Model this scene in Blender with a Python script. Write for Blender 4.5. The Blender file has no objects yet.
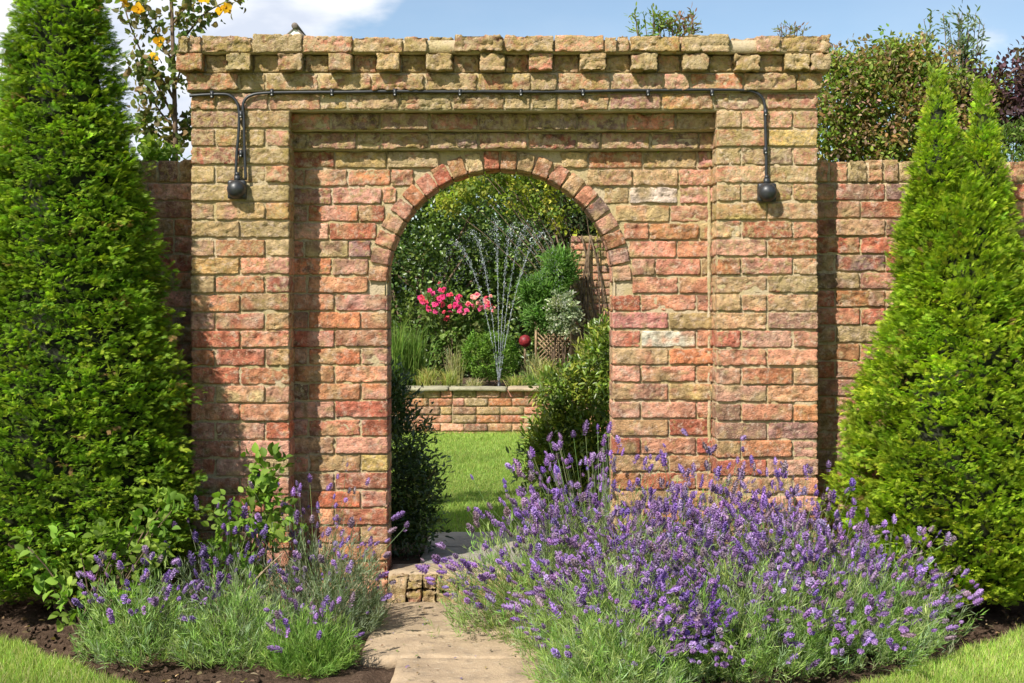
import bpy, math
import numpy as np
from mathutils import Vector
# ------------------------------------------------------------------ camera, world, sun, exposure
F = 1422.0            # focal length in pixels (50 mm on a 36 mm sensor)
CD = 6.2              # camera distance in front of the wall face (wall face is y = 0)
CH = 1.308            # camera height
HY = 305.0            # horizon row in the photograph
sc = bpy.context.scene
COL = sc.collection
cam_d = bpy.data.cameras.new('camera'); cam = bpy.data.objects.new('camera', cam_d); COL.objects.link(cam)
cam.location = (0, -CD, CH); cam.rotation_euler = (math.radians(90), 0, 0)
cam_d.sensor_width = 36; cam_d.lens = F / 1024 * 36
cam_d.shift_y = -(341.5 - HY) / 1024
cam_d.clip_start = .05; cam_d.clip_end = 2000
sc.camera = cam
sc.render.resolution_x = 1024; sc.render.resolution_y = 683

SUN = Vector((-.72, -1.0, 1.20)).normalized()
world = bpy.data.worlds.new("World"); sc.world = world; world.use_nodes = True
nt = world.node_tree; nt.nodes.clear()
N = nt.nodes.new; Lk = nt.links.new
sky = N('ShaderNodeTexSky'); sky.sky_type = 'NISHITA'; sky.sun_disc = False
sky.sun_elevation = math.asin(SUN.z); sky.sun_rotation = math.atan2(SUN.x, SUN.y) % (2*math.pi)
sky.altitude = 50; sky.air_density = 1.0; sky.dust_density = 0.25; sky.ozone_density = 1.5
tc = N('ShaderNodeTexCoord')
mp = N('ShaderNodeMapping'); mp.inputs['Scale'].default_value = (1, 1, 2.4); mp.inputs['Location'].default_value = (.3, .1, .05)
Lk(tc.outputs['Generated'], mp.inputs[0])
cn = N('ShaderNodeTexNoise'); cn.inputs['Scale'].default_value = 5.0; cn.inputs['Detail'].default_value = 9; cn.inputs['Roughness'].default_value = .52
Lk(mp.outputs[0], cn.inputs['Vector'])
sx = N('ShaderNodeSeparateXYZ'); Lk(tc.outputs['Generated'], sx.inputs[0])
mr = N('ShaderNodeMapRange'); mr.interpolation_type = 'SMOOTHSTEP'
mr.inputs['From Min'].default_value = -.03; mr.inputs['From Max'].default_value = -.15
mr.inputs['To Min'].default_value = -.05; mr.inputs['To Max'].default_value = .25
Lk(sx.outputs['X'], mr.inputs['Value'])
ad = N('ShaderNodeMath'); ad.operation = 'ADD'; Lk(cn.outputs['Fac'], ad.inputs[0]); Lk(mr.outputs[0], ad.inputs[1])
cm = N('ShaderNodeMapRange'); cm.interpolation_type = 'SMOOTHSTEP'
cm.inputs['From Min'].default_value = .54; cm.inputs['From Max'].default_value = .68
Lk(ad.outputs[0], cm.inputs['Value'])
hz = N('ShaderNodeMapRange'); hz.inputs['From Min'].default_value = .4; hz.inputs['From Max'].default_value = .75
hz.inputs['To Min'].default_value = .0; hz.inputs['To Max'].default_value = .14
Lk(cn.outputs['Fac'], hz.inputs['Value'])
mxf = N('ShaderNodeMath'); mxf.operation = 'MAXIMUM'; Lk(cm.outputs[0], mxf.inputs[0]); Lk(hz.outputs[0], mxf.inputs[1])
cn2 = N('ShaderNodeTexNoise'); cn2.inputs['Scale'].default_value = 12; cn2.inputs['Detail'].default_value = 5; Lk(mp.outputs[0], cn2.inputs['Vector'])
cr = N('ShaderNodeValToRGB'); cr.color_ramp.elements[0].position = .35; cr.color_ramp.elements[0].color = (5.4, 5.9, 6.9, 1)
cr.color_ramp.elements[1].position = .62; cr.color_ramp.elements[1].color = (8.4, 8.5, 8.7, 1)
Lk(cn2.outputs['Fac'], cr.inputs[0])
mx = N('ShaderNodeMix'); mx.data_type = 'RGBA'; Lk(mxf.outputs[0], mx.inputs[0]); Lk(sky.outputs[0], mx.inputs[6]); Lk(cr.outputs[0], mx.inputs[7])
bg = N('ShaderNodeBackground'); bg.inputs['Strength'].default_value = .088; Lk(mx.outputs[2], bg.inputs['Color'])
wo = N('ShaderNodeOutputWorld'); Lk(bg.outputs[0], wo.inputs[0])
sl = bpy.data.lights.new('sun', 'SUN'); sl.energy = 5.0; sl.angle = math.radians(.55); sl.color = (1, .955, .87)
so = bpy.data.objects.new('sun', sl); COL.objects.link(so); so.location = SUN*20
so.rotation_euler = SUN.to_track_quat('Z', 'Y').to_euler()
sc.view_settings.view_transform = 'Standard'; sc.view_settings.look = 'None'
sc.view_settings.gamma = 1; sc.view_settings.use_curve_mapping = False
sc.view_settings.exposure = 0.66
sc.cycles.max_bounces = 6; sc.cycles.diffuse_bounces = 3; sc.cycles.glossy_bounces = 2
sc.cycles.transmission_bounces = 4; sc.cycles.transparent_max_bounces = 8

def PX(px, py, y):
    """world point for a photo pixel at depth plane y"""
    d = CD + y
    return np.array([(px-512)/F*d, y, CH+(HY-py)/F*d])
# ------------------------------------------------------------------ numpy mesh helpers
rng = np.random.default_rng(11)
def TRAP(y, x): y = np.asarray(y, float); x = np.asarray(x, float); return float(((y[1:]+y[:-1])/2*np.diff(x)).sum())
def U(a, b, n=None): return rng.uniform(a, b, n)
def vnoise(P, freq, seed=0):
    Q = P*freq + seed*17.31 + 1000
    I = np.floor(Q).astype(np.int64); f = Q-I; f = f*f*(3-2*f)
    def h(i, j, k):
        x = (i*374761393 + j*668265263 + k*2147483647*3 + seed*97531) & 0xffffffff
        x = ((x ^ (x >> 13))*1274126177) & 0xffffffff
        x = ((x ^ (x >> 16))*2246822519) & 0xffffffff
        return (x & 0xffff)/32767.5-1
    i, j, k = I[..., 0], I[..., 1], I[..., 2]
    r = 0
    for a in (0, 1):
        wa = f[..., 0] if a else 1-f[..., 0]
        for b in (0, 1):
            wb = f[..., 1] if b else 1-f[..., 1]
            for c in (0, 1):
                wc = f[..., 2] if c else 1-f[..., 2]
                r = r + wa*wb*wc*h(i+a, j+b, k+c)
    return r
def nrm(v):
    v = np.asarray(v, float)
    return v/np.maximum(np.linalg.norm(v, axis=-1, keepdims=True), 1e-9)
def mesh(name, V, Q, mat, parent=None, tint=None, smooth=False, T=None):
    """one mesh object from vertex array, quad array Q, optional tri array T, per-vertex tint (n,3|4)"""
    V = np.asarray(V, np.float32).reshape(-1, 3)
    Q = np.zeros((0, 4), np.int32) if Q is None else np.asarray(Q, np.int32).reshape(-1, 4)
    T = np.zeros((0, 3), np.int32) if T is None else np.asarray(T, np.int32).reshape(-1, 3)
    me = bpy.data.meshes.new(name)
    me.vertices.add(len(V)); me.vertices.foreach_set('co', V.ravel())
    nl = len(Q)*4+len(T)*3
    me.loops.add(nl); me.loops.foreach_set('vertex_index', np.concatenate([Q.ravel(), T.ravel()]))
    me.polygons.add(len(Q)+len(T))
    tot = np.concatenate([np.full(len(Q), 4), np.full(len(T), 3)]).astype(np.int32)
    st = np.concatenate([[0], np.cumsum(tot)[:-1]]).astype(np.int32)
    me.polygons.foreach_set('loop_start', st); me.polygons.foreach_set('loop_total', tot)
    if smooth: me.polygons.foreach_set('use_smooth', np.ones(len(tot), bool))
    me.update(calc_edges=True)
    if tint is not None:
        tint = np.asarray(tint, np.float32)
        if tint.ndim == 1: tint = np.tile(tint, (len(V), 1))
        if tint.shape[1] == 3: tint = np.hstack([tint, np.ones((len(tint), 1), np.float32)])
        at = me.attributes.new('tint', 'FLOAT_COLOR', 'POINT'); at.data.foreach_set('color', tint.ravel())
    me.materials.append(mat)
    o = bpy.data.objects.new(name, me); COL.objects.link(o)
    if parent is not None:
        o.parent = parent; o.location = -Vector(parent.location)
    return o
class Acc:
    def __init__(s): s.V = []; s.Q = []; s.T = []; s.C = []; s.n = 0
    def add(s, V, Q=None, T=None, c=(1, 1, 1, 1)):
        V = np.asarray(V, float).reshape(-1, 3)
        if Q is not None and len(Q): s.Q.append(np.asarray(Q).reshape(-1, 4)+s.n)
        if T is not None and len(T): s.T.append(np.asarray(T).reshape(-1, 3)+s.n)
        c = np.asarray(c, float)
        if c.ndim == 1: c = np.tile(c, (len(V), 1))
        if c.shape[1] == 3: c = np.hstack([c, np.ones((len(c), 1))])
        s.V.append(V); s.C.append(c); s.n += len(V)
    def build(s, name, mat, parent=None, smooth=False):
        return mesh(name, np.concatenate(s.V), np.concatenate(s.Q) if s.Q else None, mat, parent,
                    np.concatenate(s.C), smooth, np.concatenate(s.T) if s.T else None)
def thing(name, label, cat, loc=(0, 0, 0), group=None):
    o = bpy.data.objects.new(name, None); COL.objects.link(o); o.location = Vector([float(a) for a in loc])
    o.empty_display_size = .1
    o['label'] = label; o['category'] = cat
    if group: o['group'] = group
    return o
def structure(o): o['kind'] = 'structure'; return o
def stuff(o, label=None, cat=None):
    o['kind'] = 'stuff'
    if label: o['label'] = label
    if cat: o['category'] = cat
    return o
def frames(d, n):
    d = nrm(d); x = nrm(np.cross(d, n)); z = np.cross(x, d)
    return np.stack([x, d, z], axis=-1)          # columns: x, y(axis), z(normal)
def scatter(TV, TQ, pos, R, s, col, acc, grad=None):
    """copies of a template: pos (n,3) R (n,3,3) s (n,) or (n,3), col (n,3)"""
    n = len(pos); m = len(TV)
    s = np.asarray(s, float)
    if s.ndim == 1: s = s[:, None]*np.ones(3)
    P = TV[None]*s[:, None, :]
    V = np.einsum('nij,nmj->nmi', R, P)+pos[:, None, :]
    Q = (TQ[None]+(np.arange(n)*m)[:, None, None]).reshape(-1, 4)
    cc = np.repeat(col, m, axis=0)
    if grad is not None: cc = cc*np.tile(grad, (n, 1))
    acc.add(V.reshape(-1, 3), Q, c=np.clip(cc, 0, .95))
def jit(base, n, v=.25, h=.08):
    base = np.asarray(base, float)
    if base.ndim == 2: base = base[rng.integers(0, len(base), n)]
    else: base = np.tile(base, (n, 1))
    k = np.exp(rng.normal(0, v, (n, 1)))
    return np.clip(base*k*np.exp(rng.normal(0, h, (n, 3))), 0, .95)
def rdir(n):
    v = rng.normal(size=(n, 3)); return nrm(v)
def tube(pts, r, acc, seg=6, col=(1, 1, 1)):
    P = np.asarray(pts, float); n = len(P)
    r = np.full(n, r) if np.isscalar(r) else np.asarray(r, float)
    t = nrm(np.gradient(P, axis=0))
    up = np.array([0, 0, 1.]) if abs(t[0, 2]) < .9 else np.array([1., 0, 0])
    V = []
    x = nrm(np.cross(t[0], up))
    for i in range(n):
        x = nrm(x-t[i]*np.dot(x, t[i])); y = np.cross(t[i], x)
        a = np.arange(seg)*2*math.pi/seg
        V.append(P[i]+r[i]*(np.cos(a)[:, None]*x+np.sin(a)[:, None]*y))
    V = np.concatenate(V); Q = []
    for i in range(n-1):
        for k in range(seg):
            Q.append([i*seg+k, i*seg+(k+1) % seg, (i+1)*seg+(k+1) % seg, (i+1)*seg+k])
    V = np.concatenate([V, P[:1], P[-1:]])
    T = [[(k+1) % seg, k, n*seg] for k in range(seg)]+[[(n-1)*seg+k, (n-1)*seg+(k+1) % seg, n*seg+1] for k in range(seg)]
    acc.add(V, Q, T, c=col)
def bez(a, b, c, n=8):
    t = np.linspace(0, 1, n)[:, None]; a, b, c = map(np.asarray, (a, b, c))
    return (1-t)**2*a+2*t*(1-t)*b+t*t*c
def ribbons(base, mid, tip, w, col, acc, taper=.15):
    """n curved ribbons, 3 segments each"""
    n = len(base); ts = np.array([0, .35, .7, 1.])
    P = np.stack([(1-t)**2*base+2*t*(1-t)*mid+t*t*tip for t in ts], 1)
    d = nrm(tip-base); side = nrm(np.cross(d, rdir(n)))
    w = np.broadcast_to(np.asarray(w, float), (n,))
    ws = np.array([1, .9, .65, taper])[None, :, None]*w[:, None, None]*.5
    V = np.stack([P-side[:, None]*ws, P+side[:, None]*ws], 2).reshape(-1, 3)
    q = np.array([[0, 1, 3, 2], [2, 3, 5, 4], [4, 5, 7, 6]])
    Q = (q[None]+(np.arange(n)*8)[:, None, None]).reshape(-1, 4)
    acc.add(V, Q, c=np.repeat(col, 8, axis=0))
# ------------------------------------------------------------------ materials
def mat_base(name):
    m = bpy.data.materials.new(name); m.use_nodes = True; t = m.node_tree; t.nodes.clear()
    out = t.nodes.new('ShaderNodeOutputMaterial'); b = t.nodes.new('ShaderNodeBsdfPrincipled')
    t.links.new(b.outputs[0], out.inputs[0])
    return m, t, b, out
def nd(t, typ, **kw):
    n = t.nodes.new(typ)
    for k, v in kw.items():
        if k in n.inputs.keys(): n.inputs[k].default_value = v
        else: setattr(n, k, v)
    return n
def noise(t, scale, detail=4, rough=.55, vec=None):
    n = nd(t, 'ShaderNodeTexNoise', Scale=scale, Detail=detail, Roughness=rough)
    if vec is not None: t.links.new(vec, n.inputs['Vector'])
    return n.outputs['Fac']
def ramp(t, src, a, b, lo=0., hi=1.):
    r = nd(t, 'ShaderNodeMapRange', interpolation_type='SMOOTHSTEP')
    r.inputs['From Min'].default_value = a; r.inputs['From Max'].default_value = b
    r.inputs['To Min'].default_value = lo; r.inputs['To Max'].default_value = hi
    t.links.new(src, r.inputs['Value']); return r.outputs[0]
def mixc(t, fac, a, b, mode='MIX'):
    m = nd(t, 'ShaderNodeMix', data_type='RGBA', blend_type=mode)
    for i, s in ((0, fac), (6, a), (7, b)):
        if hasattr(s, 'links'): t.links.new(s, m.inputs[i])
        elif i == 0: m.inputs[0].default_value = s
        else: m.inputs[i].default_value = tuple(s)+((1,) if len(s) == 3 else ())
    return m.outputs[2]
def mth(t, op, a, b=0.):
    m = nd(t, 'ShaderNodeMath', operation=op)
    for i, s in enumerate((a, b)):
        if hasattr(s, 'links'): t.links.new(s, m.inputs[i])
        else: m.inputs[i].default_value = s
    return m.outputs[0]
def bump(t, b, h, dist=.003, strength=1.):
    n = nd(t, 'ShaderNodeBump', Distance=dist, Strength=strength); t.links.new(h, n.inputs['Height']); t.links.new(n.outputs[0], b.inputs['Normal'])
def objco(t): return nd(t, 'ShaderNodeNewGeometry').outputs['Position']

def m_brick():
    m, t, b, o = mat_base('weathered_brick'); co = objco(t)
    at = nd(t, 'ShaderNodeAttribute', attribute_name='tint')
    n1 = noise(t, 22, 6, .65, co); n2 = noise(t, 85, 5, .7, co); n3 = noise(t, 11, 5, .6, co); n4 = noise(t, 38, 6, .7, co); n5 = noise(t, 190, 3, .6, co)
    c = mixc(t, 1., at.outputs['Color'], (1, 1, 1), 'MULTIPLY')
    k = ramp(t, n1, .3, .72, .55, 1.45)
    g = nd(t, 'ShaderNodeCombineColor'); [t.links.new(k, g.inputs[i]) for i in range(3)]
    c = mixc(t, 1., c, g.outputs[0], 'MULTIPLY')
    # lichen and moss crust, amount in the attribute's alpha
    lf = mth(t, 'ADD', n4, mth(t, 'ADD', mth(t, 'MULTIPLY', at.outputs['Alpha'], .20), .035))
    lf = ramp(t, lf, .60, .76, 0, .85)
    lc = mixc(t, ramp(t, n3, .35, .6), (.37, .27, .085), (.46, .35, .19))
    c = mixc(t, lf, c, lc)
    # pale lime bloom
    c = mixc(t, ramp(t, noise(t, 30, 8, .78, co), .50, .64, 0, .66), c, (.60, .45, .34))
    # dark pits and soot
    c = mixc(t, ramp(t, n2, .57, .72, 0, .75), c, (.08, .05, .035))
    c = mixc(t, ramp(t, noise(t, 16, 8, .76, co), .57, .69, 0, .72), c, (.085, .062, .042))
    t.links.new(c, b.inputs['Base Color']); b.inputs['Roughness'].default_value = .93
    b.inputs['Specular IOR Level'].default_value = .2
    h = mth(t, 'ADD', mth(t, 'MULTIPLY', n2, 1.), mth(t, 'ADD', mth(t, 'MULTIPLY', n5, .5), mth(t, 'MULTIPLY', n4, 1.2)))
    bump(t, b, h, .011, 1.)
    return m
def m_mortar():
    m, t, b, o = mat_base('lime_mortar'); co = objco(t)
    n1 = noise(t, 9, 5, .6, co); n2 = noise(t, 120, 5, .7, co)
    at = nd(t, 'ShaderNodeAttribute', attribute_name='tint')
    c = mixc(t, ramp(t, n1, .35, .65), (.47, .375, .25), (.42, .335, .17))
    c = mixc(t, ramp(t, noise(t, 20, 5, .6, co), .58, .72, 0, .5), c, (.27, .23, .08))
    c = mixc(t, ramp(t, n2, .50, .70, 0, .7), c, (.15, .12, .08))
    c = mixc(t, 1., c, at.outputs['Color'], 'MULTIPLY')
    t.links.new(c, b.inputs['Base Color']); b.inputs['Roughness'].default_value = .95
    b.inputs['Specular IOR Level'].default_value = .15
    bump(t, b, n2, .006, 1.)
    return m
def m_leaf(name, trans=.32, rough=.5, spec=.4, tt=(1.45, 1.75, .75)):
    m, t, b, out = mat_base(name)
    at = nd(t, 'ShaderNodeAttribute', attribute_name='tint')
    t.links.new(at.outputs['Color'], b.inputs['Base Color'])
    b.inputs['Roughness'].default_value = rough; b.inputs['Specular IOR Level'].default_value = spec
    tr = nd(t, 'ShaderNodeBsdfTranslucent')
    c = mixc(t, 1., at.outputs['Color'], tt, 'MULTIPLY'); t.links.new(c, tr.inputs['Color'])
    ms = nd(t, 'ShaderNodeMixShader'); ms.inputs[0].default_value = trans
    t.links.new(b.outputs[0], ms.inputs[1]); t.links.new(tr.outputs[0], ms.inputs[2]); t.links.new(ms.outputs[0], out.inputs[0])
    return m
def m_plain(name, col, rough=.7, spec=.3, sc_=40, var=.3, bd=.002):
    m, t, b, o = mat_base(name); co = objco(t); n = noise(t, sc_, 5, .6, co)
    d = tuple(x*(1-var) for x in col); l = tuple(min(1, x*(1+var)) for x in col)
    t.links.new(mixc(t, ramp(t, n, .3, .7), d, l), b.inputs['Base Color'])
    b.inputs['Roughness'].default_value = rough; b.inputs['Specular IOR Level'].default_value = spec
    bump(t, b, n, bd, .6); return m
def m_ground(name, cols, scales, bd=.01):
    m, t, b, o = mat_base(name); co = objco(t)
    n1 = noise(t, scales[0], 5, .6, co); n2 = noise(t, scales[1], 6, .7, co)
    c = mixc(t, ramp(t, n1, .35, .65), cols[0], cols[1]); c = mixc(t, ramp(t, n2, .45, .7), c, cols[2])
    t.links.new(c, b.inputs['Base Color']); b.inputs['Roughness'].default_value = .95; b.inputs['Specular IOR Level'].default_value = .1
    bump(t, b, n2, bd, 1.); return m
M_BRICK = m_brick(); M_MORTAR = m_mortar()
M_LEAF = m_leaf('leaf_matte', .34, .6, .22); M_GLOSS = m_leaf('leaf_glossy', .22, .35, .5); M_PETAL = m_leaf('petal', .30, .8, .1, (1.15, 1.05, 1.15))
M_BARK = m_plain('bark', (.13, .09, .06), .9, .1, 30, .5, .006)
M_SOIL = m_ground('soil', [(.060, .038, .025), (.095, .060, .040), (.15, .10, .07)], (6, 60), .02)
M_GRASSB = m_ground('turf', [(.18, .24, .045), (.22, .27, .05), (.25, .27, .09)], (2.0, 60), .02)
M_BLACK = m_plain('black_plastic', (.022, .023, .026), .42, .5, 60, .25, .0005)
M_STEEL = m_plain('clip_metal', (.35, .35, .34), .4, .5, 60, .2, .0005)
def m_stone():
    m, t, b, o = mat_base('sandstone'); co = objco(t)
    at = nd(t, 'ShaderNodeAttribute', attribute_name='tint')
    n1 = noise(t, 5, 5, .6, co); n2 = noise(t, 70, 6, .7, co); n3 = noise(t, 16, 6, .65, co)
    c = mixc(t, ramp(t, n1, .35, .65), (.82, .80, .78), (1.12, 1.1, 1.06)); c = mixc(t, 1., at.outputs['Color'], c, 'MULTIPLY')
    c = mixc(t, ramp(t, n3, .50, .68, 0, .6), c, (.20, .155, .11)); c = mixc(t, ramp(t, noise(t, 38, 8, .75, co), .55, .66, 0, .5), c, (.52, .44, .33))
    c = mixc(t, ramp(t, n2, .58, .75, 0, .5), c, (.13, .10, .07))
    t.links.new(c, b.inputs['Base Color']); b.inputs['Roughness'].default_value = .9; b.inputs['Specular IOR Level'].default_value = .2
    bump(t, b, mth(t, 'ADD', n2, n3), .006, 1.); return m
M_STONE = m_stone()
def m_water():
    m, t, b, o = mat_base('water_drops')
    b.inputs['Base Color'].default_value = (.52, .56, .60, 1); b.inputs['Roughness'].default_value = .12
    b.inputs['Transmission Weight'].default_value = .45; b.inputs['IOR'].default_value = 1.33
    return m
M_WATER = m_water()
# ------------------------------------------------------------------ brickwork
def box_template(nx, ny, nz):
    idx = {}; V = []; Q = []
    def v(i, j, k):
        key = (i, j, k)
        if key not in idx: idx[key] = len(V); V.append((-1+2*i/nx, -1+2*j/ny, -1+2*k/nz))
        return idx[key]
    for i in range(nx):
        for k in range(nz):
            Q.append((v(i, 0, k), v(i+1, 0, k), v(i+1, 0, k+1), v(i, 0, k+1)))
    for i in range(nx):
        for j in range(ny):
            Q.append((v(i, j, 0), v(i, j+1, 0), v(i+1, j+1, 0), v(i+1, j, 0)))
            Q.append((v(i, j, nz), v(i+1, j, nz), v(i+1, j+1, nz), v(i, j+1, nz)))
    for k in range(nz):
        for j in range(ny):
            Q.append((v(0, j, k), v(0, j, k+1), v(0, j+1, k+1), v(0, j+1, k)))
            Q.append((v(nx, j, k), v(nx, j+1, k), v(nx, j+1, k+1), v(nx, j, k+1)))
    return np.array(V), np.array(Q)
TPL_S = box_template(28, 5, 10); TPL_H = box_template(14, 5, 10); TPL_LOW = box_template(7, 2, 4)
PAL = {'red': (.40, .115, .065), 'orange': (.47, .185, .085), 'pink': (.53, .265, .19), 'salmon': (.54, .235, .14), 'buff': (.45, .30, .15),
       'olive': (.34, .245, .115), 'yellow': (.47, .32, .11), 'plum': (.24, .145, .125), 'white': (.68, .64, .58), 'brown': (.28, .15, .10)}
def pick(w):
    k = list(w); p = np.array([w[a] for a in k], float); return PAL[k[rng.choice(len(k), p=p/p.sum())]]
W_RED = dict(red=3.5, orange=5, pink=5, salmon=5.5, buff=2.5, olive=.3, yellow=.8, plum=.45, brown=.6)
W_TOP = dict(red=.25, orange=1, pink=1.8, salmon=1.8, buff=6, olive=3, yellow=1, brown=.7)
W_SHADE = dict(brown=4, plum=3, olive=3, salmon=1.2, red=.5)  # darker mix for the corbel courses, lintel shade put into the brick colours
W_SIDE = dict(red=3, orange=3, pink=1.2, salmon=2, buff=.8, olive=.6, plum=.8, brown=3)
class Bricks:
    def __init__(s): s.L = []
    def add(s, x0, x1, z0, z1, yf, depth=.11, ang=0., w=None, moss=.3, col=None, sink=0.):
        s.L.append(((x0+x1)/2, yf+depth/2, (z0+z1)/2, (x1-x0)/2, depth/2, (z1-z0)/2, ang, col if col is not None else pick(w), moss))
    def build(s, name, parent, rough=1., low=False):
        acc = Acc()
        for tpl, sel in (((TPL_LOW, lambda b: True),) if low else ((TPL_S, lambda b: b[3] > .075), (TPL_H, lambda b: b[3] <= .075))):
            L = [b for b in s.L if sel(b)]
            if not L: continue
            TV, TQ = tpl; n = len(L)
            c = np.array([b[:3] for b in L]); h = np.array([b[3:6] for b in L]); ang = np.array([b[6] for b in L])
            P = TV[None]*h[:, None]
            r = U(.0025, .0065, n)[:, None, None]
            inner = np.clip(P, -(h[:, None]-r), h[:, None]-r)
            dv = P-inner; nn = nrm(dv)
            P = inner+nn*np.minimum(np.linalg.norm(dv, axis=-1, keepdims=True), r)
            off = U(-50, 50, (n, 1, 3)); S = P+off
            an = np.array([1, 1, 1.9])
            d = .0010*vnoise(S*an, 14, 1)+.0013*vnoise(S*an, 55, 2)+.0014*vnoise(S, 130, 3)
            cf = vnoise(S*an, 30, 4)+.35*vnoise(S*an, 80, 14); cf = cf-U(.05, .7, n)[:, None]; chip = np.clip(cf*14, 0, 1)*.0032+np.maximum(0, cf)*.008
            crk = np.abs(vnoise(S*np.array([1, 1, 2.6]), 15, 6)); crk = np.where(crk < .06, (.06-crk)/.06, 0)*.007*(U(0, 1, n)[:, None] > .3)
            hgt = np.clip((c[:, 2]-.9)/1.2, 0, 1)[:, None]; d = (d*(1+.6*hgt)-chip-crk*(1+.4*hgt))*rough*(.7+.7*U(0, 1, n)[:, None]); d = np.maximum(d, -.0072 if rough < 1.2 else -.011)
            P = P+nn*d[..., None]
            ca, sa = np.cos(ang), np.sin(ang)
            tl = rng.normal(0, .006, n)
            X = P[..., 0]*ca[:, None]-P[..., 2]*sa[:, None]; Z = P[..., 0]*sa[:, None]+P[..., 2]*ca[:, None]
            Y = P[..., 1]+P[..., 0]*tl[:, None]
            V = np.stack([X, Y, Z], -1)+c[:, None]
            cc = np.array([tuple(b[7])+(b[8],) for b in L]); cc[:, :3] = cc[:, :3]*.86+np.array([.42, .24, .14])*.14; cc[:, :3] *= np.exp(rng.normal(0, .14, (n, 1)))*np.exp(rng.normal(0, .05, (n, 3)))
            m = len(TV)
            # slight colour drift inside a brick
            CC = np.repeat(cc[:, None], m, 1)
            alt = np.array([PAL['buff'], PAL['pink'], PAL['salmon'], PAL['brown'], PAL['olive']])[rng.integers(0, 5, n)]
            f = np.clip(vnoise(S, 16, 8)*1.6-.15, 0, .85)[..., None]
            CC[..., :3] = CC[..., :3]*(1-f)+alt[:, None]*f
            alt = np.array([PAL['buff'], PAL['orange'], PAL['salmon'], PAL['red'], PAL['olive']])[rng.integers(0, 5, n)]
            f = np.clip(vnoise(S, 32, 18)*1.8-.45, 0, .7)[..., None]
            CC[..., :3] = CC[..., :3]*(1-f)+alt[:, None]*f
            Q = (TQ[None]+(np.arange(n)*m)[:, None, None]).reshape(-1, 4)
            acc.add(V.reshape(-1, 3), Q, c=np.clip(CC.reshape(-1, 4), 0, 1))
        return acc.build(name, M_BRICK, parent, smooth=True)
def mortar_block(acc, x0, x1, z0, z1, y0, y1, step=.02, amp=.003):
    nx = max(1, int((x1-x0)/step)); nz = max(1, int((z1-z0)/step)); ny = max(1, int((y1-y0)/.03))
    V, Q = box_template(nx, ny, nz)
    c = np.array([(x0+x1)/2, (y0+y1)/2, (z0+z1)/2]); h = np.array([(x1-x0)/2, (y1-y0)/2, (z1-z0)/2])
    P = V*h+c
    nn = nrm(np.where(np.abs(V) > .999, np.sign(V), 0))
    P = P+nn*(vnoise(P, 26, 5)*amp+vnoise(P, 70, 6)*amp*.5)[:, None]
    acc.add(P, Q)
    acc.add([[x0, y1, z0], [x1, y1, z0], [x1, y1, z1], [x0, y1, z1]], [[3, 2, 1, 0]])
C = .0799; MJ = .0065; BL = .2235
def segs(x0, x1, odd, start=None):
    """brick extents filling x0..x1; odd rows start with a header"""
    out = []; x = x0; first = True
    bl = BL*1.0
    n = max(1, round((x1-x0)/bl)); bl = (x1-x0)/n if abs((x1-x0)/n-bl) < .03 else bl
    while x < x1-.03:
        L = bl*(.5 if (odd and first) else 1)
        if not first and rng.random() < .10 and x1-x > .3: L = bl*.5
        if x1-(x+L) < .05: L = x1-x
        out.append((x+MJ/2*rng.uniform(.7, 1.2), min(x+L, x1)-MJ/2*rng.uniform(.7, 1.2))); x += L; first = False
    return out
PD = .160             # panel recess
XL0, XL1, XR0, XR1 = -1.404, -.968, .889, 1.338
ACX, AR, AZ, RING = -.0535, .506, 1.414, .088
BACK = PD+.225
arch = thing('brick_archway', 'tall weathered red and yellow brick gateway with a round arched opening and corbelled top', 'archway', (0, 0, 0))
def wz(z):   # palette by height: redder low, buff and lichened high
    if z > 1.75: return W_TOP, .75
    if z > 1.35:
        return (W_TOP if rng.random() < .5 else W_RED), .5
    if z > 1.1: return (W_TOP if rng.random() < .16 else W_RED), .3
    return (W_TOP if rng.random() < .05 else W_RED), .15
for nm, a, b_, sd in (('pilaster', XL0, XL1, 0), ('pilaster', XR0, XR1, 1)):
    B = Bricks()
    for i in range(-1, 27):
        z0 = i*C
        for (x0, x1) in segs(a, b_, (i+sd) % 2 == 1):
            w, ms = wz(z0); dz = rng.normal(0, .0012)
            B.add(x0, x1, z0+MJ/2+dz, z0+C-MJ/2+dz+rng.normal(0, .001), rng.normal(0, .0025), .175, w=w, moss=ms)
    B.build(nm, arch)
B = Bricks()
def arch_half(z):
    if z >= AZ+AR+RING: return 0
    return math.sqrt(max(0, (AR+RING)**2-max(0, z-AZ)**2))
BS = [B, Bricks()]
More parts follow.
